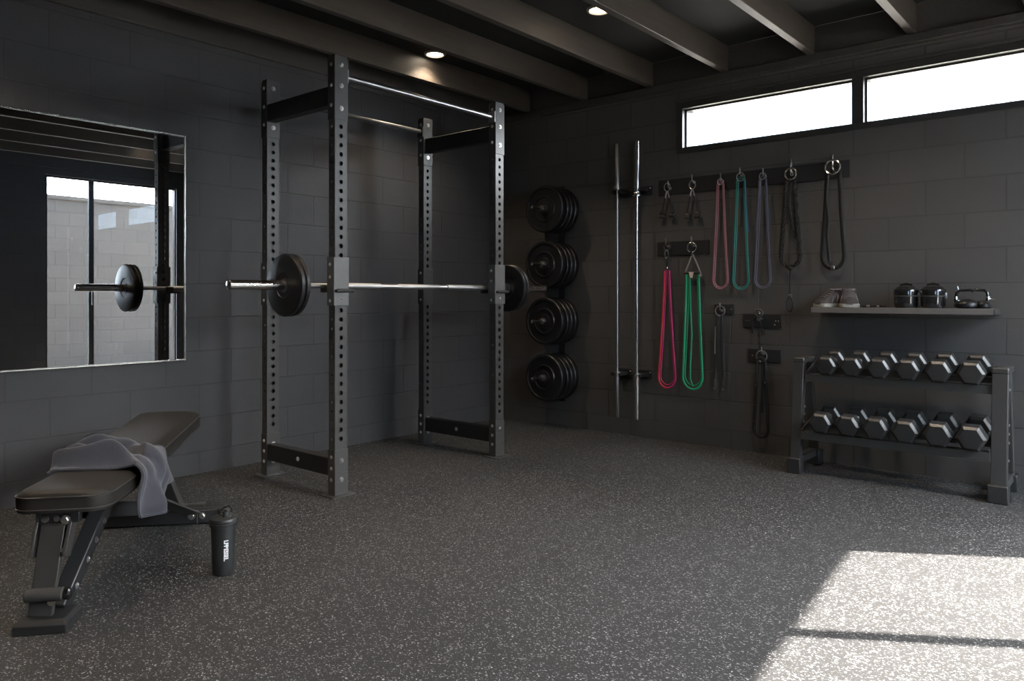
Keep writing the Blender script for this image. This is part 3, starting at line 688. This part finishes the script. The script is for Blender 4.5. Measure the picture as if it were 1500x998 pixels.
# jump rope with silver-tipped handles
t = empty('jump_rope', (2.044, 0, .965), 0, 'folded black skipping rope with silver-tipped handles', 'skipping rope')
MB().tube(torus_pts((0, Yh, -.012), .034, 'Y', 24), .005, 8, closed=True).build('ring', 'chrome_dull', t)
MB().tube([(-.022, Yh, -.04), (-.03, Yh, -.2), (-.033, Yh, -.40), (-.038, Yh, -.5)], .0095, 8).build('left_cord', 'webbing', t)
MB().tube([(.014, Yh, -.04), (.012, Yh, -.25), (.022, Yh, -.5)], .0095, 8).build('right_cord', 'webbing', t)
MB().tube([(-.028, Yh-.014, -.12), (-.031, Yh-.014, -.31)], .0045, 8).build('cable', 'chrome_dull', t)
for x in (-.038, .024):
    MB().lathe([(0, -.035), (.011, -.033), (.013, 0), (.011, .03), (0, .032)], 14, T(x, Yh, -.515)).build('grip', 'foam', t)
    MB().lathe([(0, -.010), (.009, -.008), (.010, .004), (0, .006)], 12, T(x, Yh-.004, -.548)).build('tip', 'chrome', t)
# small clip
t = empty('spring_clip', (2.318, 0, .93), 0, 'small black clip with two short dangling ends, on the screwed hook plate', 'clip')
MB().tube(torus_pts((0, Yh, .012), .022, 'Y', 18, .026), .006, 8, closed=True).build('ring', 'steel', t)
MB().box((-.008, Yh-.012, -.04), (.010, Yh+.006, .02)).build('clip_body', 'steel_grey', t, bevel=.003)
MB().lathe([(0, -.007), (.007, -.004), (.007, .004), (0, .007)], 10, T(.012, Yh-.014, .012)).build('rivet', 'chrome', t)
MB().tube([(-.012, Yh, -.01), (-.038, Yh, -.04), (-.04, Yh, -.10)], .005, 8).tube([(-.04, Yh, -.10), (-.036, Yh, -.125)], .011, 10).build('left_end', 'webbing', t)
MB().tube([(.006, Yh, -.03), (.02, Yh, -.09)], .005, 8).tube([(.02, Yh, -.09), (.034, Yh, -.135)], [.006, .015], 10).build('right_end', 'webbing', t)
# chain-like black loop
t = empty('lifting_chain', (2.338, 0, .66), 0, 'long black loop with silver studs hanging from the lowest hook plate', 'loop')
MB().tube(torus_pts((0, Yh, -.005), .036, 'Y', 24), .005, 8, closed=True).build('ring', 'chrome_dull', t)
lp = [p-Vector((2.338, 0, .66)) for p in loop_pts(2.335, .615, .118, .055, .098, Yh, 16)]
MB().tube(lp, .0105, 8, closed=True).build('cord', 'webbing', t)
for zz, xx in ((-.20, -.036), (-.33, -.042), (-.44, -.048), (-.18, .026)): MB().lathe([(0, -.007), (.007, -.004), (.007, .004), (0, .007)], 10, T(xx, Yh-.012, zz)).build('stud', 'chrome', t)
MB().tube([(.006, Yh, -.03), (.006, Yh, -.2), (.002, Yh, -.38)], .0085, 8).build('inner_cord', 'webbing', t)

# ================================================================= SHELF + CONTENTS
t = empty('wall_shelf', (2.72, 0, .952), 0, 'grey floating shelf on the block wall, above the dumbbell rack', 'shelf')
MB().box((0, -.22, 0), (.955, 0, .034)).build('board', 'shelf', t, bevel=.002)
MB().box((.955, -.218, .001), (.962, -.002, .033)).build('end_strip', 'steel_grey', t, bevel=.001)
SZ = .986
def shoe(x, y, rz, lab, flip=1):
    t = empty('sneaker', (x, y, SZ), rz, lab, 'sneaker', 'pair of sneakers on the shelf'); t.scale = (1.2, .86, 1.0)
    # local +Y heel -> -Y toe ; length .25
    secs = []  # (y, halfwidth, height)
    prof = [(-.128, .016, .034), (-.120, .030, .042), (-.095, .041, .052), (-.06, .044, .062), (-.02, .042, .078), (.02, .038, .096), (.05, .036, .106), (.08, .036, .108), (.105, .033, .107), (.120, .022, .095), (.126, .01, .07)]
    up = MB(); rings = []
    n = 14
    for (yy, hw, hh) in prof:
        ring = []
        for j in range(n):
            a = pi*j/(n-1); xx = cos(a)*hw*(1-.25*(sin(a)**2)*(1 if hh > .07 else .3)); zz = .016+max(0, sin(a))**.8*(hh-.016)
            ring.append(up.bm.verts.new((xx*flip, yy, zz)))
        rings.append(ring)
    for a, b in zip(rings, rings[1:]):
        for j in range(n-1): up.bm.faces.new((a[j], a[j+1], b[j+1], b[j]))
    up.bm.faces.new([r[j] for r in [rings[0]] for j in range(n)]); up.bm.faces.new(rings[-1][::-1])
    up.build('upper', 'shoe', t, smooth=60)
    so = MB(); poly = [(-hw*1.08, yy) for yy, hw, _ in prof]+[(hw*1.08, yy) for yy, hw, _ in prof[::-1]]
    so.prism(poly, 0, .024); so.build('sole', 'sole', t, bevel=.004)
    MB().tube([(cos(a)*.027, .072+sin(a)*.038, .109) for a in [2*pi*i/20 for i in range(20)]], .006, 8, closed=True).build('collar', 'lace', t)
    la = MB()
    for i in range(5):
        yy = -.07+.02*i; zz = .060+.0105*i
        la.tube([(-.026, yy, zz-.004), (0, yy-.006, zz+.009), (.026, yy, zz-.004)], .003, 6)
    la.build('laces', 'lace', t)
    st_ = MB()
    for s in (-1, 1):
        for q in (0, 1, 2):
            st_.tube([(s*.0405, -.05+.05*q, .028), (s*.038, -.03+.05*q, .05), (s*.030, -.015+.05*q, .068+.01*q)], .0028, 6)
    st_.build('side_stripes', 'lace', t)
    return t
shoe(2.795, -.108, R(-20), 'dark sneaker with a pale sole, left of the pair on the shelf')
shoe(2.912, -.112, R(17), 'dark sneaker with a pale sole, right of the pair on the shelf', -1)
# small folded grips
t = empty('lifting_straps', (3.06, -.12, SZ), 0, 'flat black straps lying between the sneakers and canisters on the shelf', 'lifting straps')
MB().tube([(-.06, -.02, .006), (0, -.03, .009), (.06, -.015, .007)], .012, 8, flat=((0, 0, 1), .4)).tube([(-.05, .02, .007), (.01, .01, .014), (.06, .02, .008)], .011, 8, flat=((0, 0, 1), .4)).build('strap', 'webbing', t)
MB().box((-.035, -.052, .003), (-.018, -.045, .016), None).box((.02, -.05, .003), (.034, -.043, .014)).build('buckle', 'chrome_dull', t, bevel=.002)
# domed canisters
def canister(x, lab):
    t = empty('headguard', (x, -.115, SZ), 0, lab, 'headguard', 'domed black headguards on the shelf')
    MB().lathe([(0, 0), (.058, 0), (.062, .006), (.064, .03), (.065, .064), (.0655, .0665)], 40).build('lower_shell', 'gloss', t)
    MB().lathe([(.0655, .0665), (.067, .068), (.067, .072), (.065, .0745), (.066, .10), (.0635, .106), (.060, .108), (.052, .118), (.038, .127), (.02, .132), (0, .1335)], 40).build('upper_shell', 'gloss', t)
    MB().lathe([(.0664, .0655), (.0685, .067), (.0685, .0705), (.0664, .072), (.0664, .0655)], 40).build('seam', 'steel_grey', t)
    m = MB(); m.box((.060, -.010, .055), (.070, .010, .088)); m.build('clasp', 'chrome_dull', t, bevel=.003)
    m = MB()
    m.tube([(-.03, 0, .122), (-.028, 0, .132), (0, 0, .139), (.028, 0, .132), (.03, 0, .122)], .007, 8, flat=((0, 1, 0), .9)); m.build('top_strap', 'gloss', t)
    return t
canister(3.228, 'glossy black domed headguard, left of two on the shelf')
canister(3.368, 'glossy black domed headguard with a silver clasp, right of two on the shelf')
# kettlebell-like piece with squared handle
t = empty('kettlebell', (3.562, -.115, SZ), 0, 'low black kettlebell with wide squared handle and silver collars on the shelf', 'kettlebell')
MB().lathe([(0, 0), (.050, 0), (.060, .008), (.062, .02), (.055, .036), (.036, .048), (.014, .053), (0, .054)], 32, T(-.028, 0, 0)).lathe([(0, 0), (.030, 0), (.036, .008), (.036, .024), (.026, .038), (0, .044)], 28, T(.052, 0, 0)).build('body', 'iron', t)
MB().tube([(-.078, 0, .026), (-.082, 0, .055), (-.076, 0, .088), (-.060, 0, .100), (-.01, 0, .102), (0, 0, .097), (.01, 0, .102), (.056, 0, .100), (.07, 0, .088), (.074, 0, .055), (.068, 0, .024)], .0085, 12).build('handle', 'gloss', t)
for x in (-.081, .073): MB().lathe([(.008, -.010), (.0145, -.009), (.0145, .009), (.008, .010)], 20, T(x, 0, .058)).build('collar', 'chrome', t)
MB().tube([(.08, 0, .056), (.105, 0, .052)], .004, 8).tube([(-.068, 0, .105), (-.072, 0, .122)], .0035, 8).build('pin', 'chrome', t)

# ================================================================= DUMBBELL RACK
t = empty('dumbbell_rack', (3.2, -.3, 0), 0, 'black two-tier dumbbell rack on block feet against the wall', 'dumbbell rack')
def dr_part(mb, nm, mt, bev=.003, par=None): return mb.build(nm, mt, par or t, bevel=bev)
LX, RX_ = -.505, .525
for s, cx in ((-1, LX), (1, RX_)):
    hw = .036 if s > 0 else .030
    # front post leans back slightly
    def leanbox(y0, z0, y1, z1, d, x0, x1):
        m = MB(); poly = [(y0-d/2, z0), (y0+d/2, z0), (y1+d/2, z1), (y1-d/2, z1)]
        a = [m.bm.verts.new((x0, p, q)) for p, q in poly]; b = [m.bm.verts.new((x1, p, q)) for p, q in poly]
        m.bm.faces.new(a[::-1]); m.bm.faces.new(b)
        for i in range(4): m.bm.faces.new((a[i], a[(i+1) % 4], b[(i+1) % 4], b[i]))
        return m
    p = dr_part(leanbox(-.105, .07, -.035, .655, .055, cx-hw, cx+hw), 'front_post', 'steel_grey')
    dr_part(leanbox(.215, .05, .10, .655, .045, cx-hw*.8, cx+hw*.8), 'rear_post', 'steel')
    m = MB(); m.box((cx-hw-.004, -.065, .65), (cx+hw+.004, .13, .685)); dr_part(m, 'top_cap', 'steel_grey', .008)
    m = MB(); m.box((cx-hw*.8, -.08, .055), (cx+hw*.8, .20, .10)); dr_part(m, 'side_rail', 'steel')
    for y, nm in ((-.112, 'foot'), (.222, 'foot')):
        m = MB(); m.box((cx-hw-.010, y-.042, 0), (cx+hw+.010, y+.042, .092)); dr_part(m, nm, 'hex', .006)
    for z in (.30, .345, .39, .57, .21): bolt((cx+s*hw if s > 0 else cx+hw, -.085+z*.1, z), 'X', p, .6)
def tier(yf, zf, yb, zb):
    """sloping shelf: two angle rails + end brackets"""
    tr = MB(); x0, x1 = LX+.036, RX_-.036
    tr.box((x0, yf-.004, zf-.045), (x1, yf, zf)); tr.box((x0, yf, zf-.006), (x1, yf+.075, zf-.002))
    tr.box((x0, yb, zb-.045), (x1, yb+.004, zb+.055)); tr.box((x0, yb-.075, zb-.006), (x1, yb, zb-.002))
    o = tr.build('tier_rail', 'steel', t, bevel=.001)
    for cx in (x0, x1):
        e = MB(); xa, xb = (cx, cx+.006) if cx < 0 else (cx-.006, cx)
        poly = [(yf, zf-.05), (yb, zb-.05), (yb, zb+.05), (yf, zf+.012)]
        a = [e.bm.verts.new((xa, p, q)) for p, q in poly]; b = [e.bm.verts.new((xb, p, q)) for p, q in poly]
        e.bm.faces.new(a[::-1]); e.bm.faces.new(b)
        for i in range(4): e.bm.faces.new((a[i], a[(i+1) % 4], b[(i+1) % 4], b[i]))
        e.build('end_bracket', 'steel', o)
    return o
tier(-.128, .252, .115, .285)
tier(-.052, .588, .165, .622)
def hexhead(L, r, ch=.008):
    """hexagonal head along local Z from 0 to L, flats at top; chamfered ends"""
    m = MB(); rings = []
    for z, k in ((0, 1-ch/r), (ch, 1), (L-ch, 1), (L, 1-ch/r)):
        rings.append([m.bm.verts.new((r*k*cos(pi/3*j), r*k*sin(pi/3*j), z)) for j in range(6)])
    m.bm.faces.new(rings[0][::-1]); m.bm.faces.new(rings[-1])
    for a, b in zip(rings, rings[1:]):
        for j in range(6): m.bm.faces.new((a[j], a[(j+1) % 6], b[(j+1) % 6], b[j]))
    return m
def dumbbell():
    d = empty('hex_dumbbell', (0, 0, 0), 0)
    # axis along local Y: front head at -Y
    for s in (-1, 1):
        m = hexhead(.086, .070, .015); 
        mt = (T(0, s*.052, 0) @ RX(R(-90 if s > 0 else 90)))
        for v in m.bm.verts: v.co = mt @ v.co
        m.build('head', 'hex', d, smooth=0, bevel=.0025)
        MB().lathe([(0, -.006), (.022, -.006), (.022, .001), (0, .001)], 24, T(0, s*.052, 0) @ RX(R(90 if s > 0 else -90))).build('collar', 'chrome', d)
    prof = [(0, -.054), (.0145, -.054), (.0165, -.03), (.018, 0), (.0165, .03), (.0145, .054), (0, .054)]
    MB().lathe(prof, 24, RX(R(90))).build('handle', 'knurl', d)
    return d
db0 = None
nth = ['leftmost', 'second from the left', 'third from the left', 'third from the right', 'second from the right', 'rightmost']
for tier_i, (yc, zc, tilt, xs, nm) in enumerate(((-.272, .668, .155, (2.858, 3.000, 3.146, 3.294, 3.445, 3.598), 'upper'), (-.335, .333, .135, (2.848, 3.000, 3.148, 3.298, 3.455, 3.610), 'lower'))):
    for i, x in enumerate(xs):
        if db0 is None: db0 = dumbbell(); o = db0
        else: o = copy_tree(db0)
        sc_ = .93 if tier_i == 0 else 1.0
        sc_ *= (.94, .96, .98, 1.0, 1.03, 1.05)[i]; o.scale = (sc_,)*3
        o.location = (x, yc, zc+(sc_-1)*.062); o.rotation_euler = (tilt, 0, 0)
        tag(o, 'black hex dumbbell on the %s tier, %s' % (nm, nth[i]), 'dumbbell', 'hex dumbbells on the %s tier' % nm)

# ================================================================= BENCH
# local frame: x = right of the bench, y = away from the camera (along the bench)
ang = math.atan2(.7625, -.647)+R(10.5)-pi/2
BL = (4.33-.647*2.42-.7625*1.455, -4.96+.7625*2.42-.647*1.455, 0)
bench = empty('weight_bench', BL, ang, 'adjustable black vinyl weight bench with raised back pad beside the left wall', 'weight bench')
def pad(y0, z0, y1, z1, w0, w1, th, name, parent=bench, round0=.05, round1=.03):
    """padded board from (y0,z0) to (y1,z1) (top surface), half widths w0->w1"""
    m = MB(); L = math.hypot(y1-y0, z1-z0); a = math.atan2(z1-z0, y1-y0)
    NY, NX = 26, 14
    def outline(f): # half width at fraction f with rounded corners
        y = f*L; w = w0+(w1-w0)*f
        if y < round0: q = round0-y; w -= round0-math.sqrt(max(0, round0**2-q*q))
        if L-y < round1: q = round1-(L-y); w -= round1-math.sqrt(max(0, round1**2-q*q))
        return w
    fs = [0, .004, .012, .025, .05, .08]+[.1+.8*i/(NY-12) for i in range(NY-11)]+[.92, .95, .975, .988, .996, 1]
    fs = sorted(set(fs))
    rings = []
    for f in fs:
        w = outline(f); yy = f*L
        edge = min(yy, L-yy); crown = 1-math.exp(-edge/.012)
        ring = []
        rr = min(.018, w*.9); tt = th
        top = []
        sec = []
        for j in range(NX+1): # top surface from left to right with rounded rims
            s = -1+2*j/NX; x = s*w
            d = w-abs(x); k = 1-math.exp(-d/.010) if d < .1 else 1
            z = -.016*(1-min(k, 1))-.012*(1-crown)+.006*(1-s*s)
            sec.append((x, z))
        for (x, z) in sec: ring.append((x, yy, z))
        for zz, k in ((-.025, 1.0), (-tt*.6, 1.0), (-tt+.008, .995), (-tt, .965)): ring.append((w*k, yy, zz))
        for zz, k in ((-tt, .965), (-tt+.008, .995), (-tt*.6, 1.0), (-.025, 1.0)): ring.append((-w*k, yy, zz))
        rings.append([m.bm.verts.new(c) for c in ring])
    n = len(rings[0])
    for a_, b_ in zip(rings, rings[1:]):
        for j in range(n): m.bm.faces.new((a_[j], a_[(j+1) % n], b_[(j+1) % n], b_[j]))
    m.bm.faces.new(rings[0][::-1]); m.bm.faces.new(rings[-1])
    mt = T(0, y0, z0) @ RX(a)
    for v in m.bm.verts: v.co = mt @ v.co
    o = m.build(name, 'vinyl', parent, smooth=50)
    # piping around upper rim
    pts = []
    sd = [f for f in fs]
    for f in sd: pts.append(mt @ Vector((outline(f)*1.0, f*L, -.018)))
    for f in sd[::-1]: pts.append(mt @ Vector((-outline(f)*1.0, f*L, -.018)))
    MB().tube(pts, .0028, 6, closed=True).build('piping', 'piping', o)
    pts = [mt @ Vector((outline(f)*.995, f*L, -th+.010)) for f in sd]+[mt @ Vector((-outline(f)*.995, f*L, -th+.010)) for f in sd[::-1]]
    MB().tube(pts, .0028, 6, closed=True).build('piping', 'piping', o)
    return o
pad(.012, .423, .375, .416, .146, .148, .068, 'seat', round0=.065)
BY0, BZ0, BY1, BZ1 = .395, .425, 1.385, .478
bp_ = pad(BY0, BZ0, BY1, BZ1, .147, .150, .078, 'back_pad', round0=.015, round1=.05)
def bar(mb, p0, p1, wx, h):
    """rectangular tube from p0 to p1 in the local y-z plane; wx = width along x, h = height normal to it"""
    p0, p1 = Vector(p0), Vector(p1); d = (p1-p0); L = d.length; d.normalize(); sx = Vector((1, 0, 0)); n = sx.cross(d).normalized(); sx = d.cross(n).normalized()
    vs = []
    for q in (p0, p1):
        for a, b in ((-1, -1), (1, -1), (1, 1), (-1, 1)): vs.append(mb.bm.verts.new(q+sx*a*wx/2+n*b*h/2))
    for f in ((0, 1, 2, 3), (7, 6, 5, 4), (0, 4, 5, 1), (1, 5, 6, 2), (2, 6, 7, 3), (3, 7, 4, 0)): mb.bm.faces.new([vs[i] for i in f])
    return mb
# front foot
m = MB(); a = [(-.102, -.07), (.052, -.07), (.052, .075), (-.102, .075)]
vs0 = [m.bm.verts.new((x, y, 0)) for x, y in a]; vs1 = [m.bm.verts.new((x, y, .028)) for x, y in a]; vs2 = [m.bm.verts.new(((x+.025)*.86-.025, y*.8+.0, .042)) for x, y in a]
m.bm.faces.new(vs0[::-1]); m.bm.faces.new(vs2)
for A_, B_ in ((vs0, vs1), (vs1, vs2)):
    for i in range(4): m.bm.faces.new((A_[i], A_[(i+1) % 4], B_[(i+1) % 4], B_[i]))
m.build('front_foot', 'steel_matte', bench, bevel=.003)
# post (front), with its inner plate
bar(MB(), (-.040, -.02, .04), (-.022, .04, .31), .072, .022).build('front_post', 'steel_grey', bench, bevel=.003)
o = bar(MB(), (-.012, .045, .035), (.042, .34, .33), .052, .060).build('slanted_rail', 'bench_steel', bench, bevel=.004)
for f in (.18, .40, .57, .74, .90):
    p = Vector((-.012, .045, .035)).lerp(Vector((.042, .34, .33)), f); bolt((p.x+.026+.002*f, p.y, p.z), 'X', o, .8)
m = MB(); bar(m, (.020, .02, .215), (.030, .06, .335), .012, .05); o = m.build('hinge_plate', 'steel_grey', bench, bevel=.002)
m = MB(); bar(m, (-.076, .02, .215), (-.070, .06, .335), .010, .05); m.build('hinge_plate', 'steel_grey', bench, bevel=.002)
bolt((.018, .022, .33), '-Y', o, 1.1); bolt((.015, .010, .235), '-Y', o, .6)
MB().box((-.075, .03, .316), (.055, .06, .352)).build('seat_bracket', 'bench_steel', bench, bevel=.002)
sb = MB().lathe([(0, 0), (.012, 0), (.012, .005), (.008, .006), (0, .007)], 16, T(-.045, .03, .334) @ RX(R(90))).lathe([(0, 0), (.010, 0), (.010, .005), (.006, .006), (0, .007)], 16, T(-.010, .03, .334) @ RX(R(90)))
sb.build('adjuster_knob', 'chrome_dull', bench)
# roller handle
m = MB(); m.lathe([(0, 0), (.017, 0), (.021, .004), (.021, .108), (.017, .112), (0, .112)], 24, T(-.078, -.035, .112) @ RY(R(90))); rl = m.build('foot_roller', 'foam', bench)
MB().lathe([(0, 0), (.010, 0), (.010, .128), (0, .128)], 16, T(-.081, -.035, .112) @ RY(R(90))).build('axle', 'steel', rl)
MB().lathe([(.010, .112), (.017, .114), (.019, .118), (.019, .128), (.014, .132), (.0, .132)], 20, T(-.078, -.035, .112) @ RY(R(90))).build('roller_cap', 'gloss', rl)
MB().lathe([(0, 0), (.012, 0), (.012, .012), (0, .013)], 16, T(-.005, -.018, .085) @ RX(R(90))).build('bolt', 'bolt', bench)
# rear
o = MB().box((-.24, 1.05, .006), (.30, 1.11, .066)).build('rear_foot', 'bench_steel', bench, bevel=.004)
for sx in (-.24, .30): MB().box((sx-.012, 1.045, 0), (sx+.012, 1.115, .07)).build('end_cap', 'foam', o, bevel=.004)
MB().box((.198, 1.0485, .004), (.202, 1.0505, .068)).build('weld_seam', 'bolt', o)
bolt((.174, 1.05, .042), '-Y', o, 1.3); bolt((.222, 1.05, .04), '-Y', o, 1.1)
o = bar(MB(), (.0, .30, .285), (.04, 1.06, .085), .062, .058).build('main_beam', 'bench_steel', bench, bevel=.004)
o = bar(MB(), (.085, .80, .385), (.115, 1.07, .07), .045, .045).build('rear_strut', 'steel_grey', bench, bevel=.003)
m = MB(); bar(m, (.065, .72, .225), (.185, 1.045, .052), .075, .010); o = m.build('gusset', 'steel_grey', bench, bevel=.002)
for f_ in (.25, .5, .75): bolt(Vector((.075, .72, .232)).lerp(Vector((.195, 1.045, .058)), f_), 'Z', o, .5)
# rails under the back pad
for sx in (-.05, .05): bar(MB(), (sx, BY0+.04, BZ0-.094), (sx, BY1-.14, BZ1-.10), .03, .03).build('pad_rail', 'bench_steel', bench, bevel=.003)
MB().tube([(-.05, 1.04, .09), (.24, 1.04, .10)], .006, 8).build('locking_pin', 'bolt', bench)

# ================================================================= TOWEL
def towel_mesh():
    m = MB(); c0, s0 = cos(ang), sin(ang)
    import mathutils
    nz = mathutils.noise.noise
    NU, NV = 92, 56
    def padz(y):
        if y < .385: return .418
        f = (y-BY0)/(BY1-BY0); return BZ0+(BZ1-BZ0)*max(0, f)
    grid = []
    edge = .150; Rr = .03; hang = .125
    for i in range(NU+1):
        u = -.152+(.152+edge+pi/2*Rr+hang)*i/NU      # path length across the bench
        row = []
        for j in range(NV+1):
            v = j/NV
            over = u-edge
            # the cloth narrows and shifts as it crosses; edges wander
            y_a = .275+.04*nz(Vector((u*5, 1.3, 0)))+.018*sin(u*9)
            y_b = .60+.05*nz(Vector((u*4, 7.1, 0)))
            if over > 0: y_a -= .01; y_b += .0+.05*min(over/.2, 1)
            if u < .06:
                q_ = min(1, (.06-u)/.2); y_b -= .09*q_; y_a += .07*q_
            y = y_a+(y_b-y_a)*v
            ztop = padz(y)+.009
            fold = .020*max(0, sin(v*11+u*9+2*nz(Vector((u*6, v*3, 2)))))+.034*max(0, nz(Vector((u*7+3, v*4, 5)))+.15)
            fold += .026*math.exp(-((v-.16-.35*max(0, .1-u))/.09)**2)+.012*math.exp(-((v-.5+u)/.1)**2)
            dg_ = v-.75+1.9*(u+.02)
            fold += .030*math.exp(-(dg_/.10)**2)+.022*math.exp(-((dg_+.42)/.09)**2)
            fold *= min(1, 4*v+.25)*min(1, 4*(1-v)+.1)
            if over <= 0:
                x = u; z = ztop+fold*1.3
                if u < -.135: z -= (-.135-u)*.8
            elif over < pi/2*Rr:
                a = over/Rr; x = edge+sin(a)*(Rr*.6+fold); z = ztop-(1-cos(a))*Rr+fold*1.3*(1-a/(pi/2))
            else:
                dn = over-pi/2*Rr; a = min(1, dn/.1)
                x = edge+Rr*.6+fold*(1+.4*a)+.012*sin(v*14+1)*a*.9+.010*nz(Vector((dn*9, v*5, 9)))
                # lower hem slants: longest towards the front edge
                dn2 = dn*(1.0-.12*v+.05*sin(v*7))
                z = ztop-Rr-dn2*1.0
                y = y+.05*a*(v-.5)*.2-.025*a*(1-v)
            row.append(m.bm.verts.new((x, y, z)))
        grid.append(row)
    for i in range(NU):
        for j in range(NV): m.bm.faces.new((grid[i][j], grid[i+1][j], grid[i+1][j+1], grid[i][j+1]))
    hem = [[grid[i][NV].co.copy() for i in range(NU+1)], [grid[NU][j].co.copy() for j in range(NV+1)], [grid[i][0].co.copy() for i in range(NU+1)]]
    return m, hem
m, hem = towel_mesh()
tw = m.build('towel', 'towel', None, loc=BL, smooth=180, solid=.009, sub=1); tw.rotation_euler = (0, 0, ang)
tag(tw, 'crumpled slate grey gym towel draped over the bench and hanging on its right', 'towel')
hm = MB()
for pts in hem: hm.tube(pts, .0062, 6)
hm.build('hem', 'towel', tw)

# ================================================================= SHAKER
t = empty('shaker_bottle', (1.633, -3.476, 0), R(20), 'black plastic shaker bottle with white vertical lettering standing by the bench foot', 'shaker bottle')
MB().lathe([(0, .002), (.034, .002), (.0375, .0), (.0395, .006), (.041, .05), (.0445, .16), (.0455, .186), (.043, .188), (0, .188)], 48).build('cup', 'shaker', t)
MB().lathe([(.0455, .182), (.0515, .184), (.0515, .195), (.0495, .197), (.0515, .199), (.0515, .207), (.049, .212), (.034, .219), (0, .220)], 48).build('lid', 'shaker', t)
MB().lathe([(0, .214), (.013, .214), (.0125, .236), (.011, .240), (0, .240)], 24, T(.018, -.008, 0)).build('spout', 'shaker', t)
m = MB(); m.box((-.016, -.006, .216), (.034, .010, .224), T(0, -.002, 0)); m.box((.010, -.016, .236), (.032, .004, .248)); m.build('flip_cap', 'steel_grey', t, bevel=.003)
MB().tube([(-.020, 0, .216), (-.016, 0, .238), (.002, .004, .250), (.024, .006, .258), (.034, .006, .248), (.030, .006, .236)], .0042, 8).build('carry_loop', 'shaker', t)
# lettering curved on the cup (reads from bottom to top)
fc = bpy.data.curves.new('lettering', 'FONT'); fc.body = 'LPRESSEL'; fc.size = .030; fc.align_x = 'CENTER'; fc.align_y = 'CENTER'; fc.extrude = .0; fc.space_character = .86; fc.offset = .0011
fo = bpy.data.objects.new('lettering_source', fc); col.objects.link(fo)
dg = bpy.context.evaluated_depsgraph_get(); me = bpy.data.meshes.new_from_object(fo.evaluated_get(dg))
bpy.data.objects.remove(fo); bmt = bmesh.new(); bmt.from_mesh(me)
bmesh.ops.subdivide_edges(bmt, edges=bmt.edges, cuts=1)
xs_ = [v.co.x for v in bmt.verts]; k_ = .078/(max(xs_)-min(xs_))
view = math.atan2(-4.96+3.476, 4.33-1.633)-R(20)+R(11)
for v in bmt.verts:
    along, acr = v.co.x*k_, v.co.y*.72
    z = .098-along; rr = .0402+(.0455-.0402)*min(1, max(0, (z-.02)/.166))+.0022; a = view+(acr)/rr
    v.co = Vector((rr*cos(a), rr*sin(a), z))
bmt.to_mesh(me); bmt.free(); me.materials.append(M['logo'])
lo = bpy.data.objects.new('lettering', me); col.objects.link(lo); lo.parent = t; lo['label'] = 'white vertical lettering'
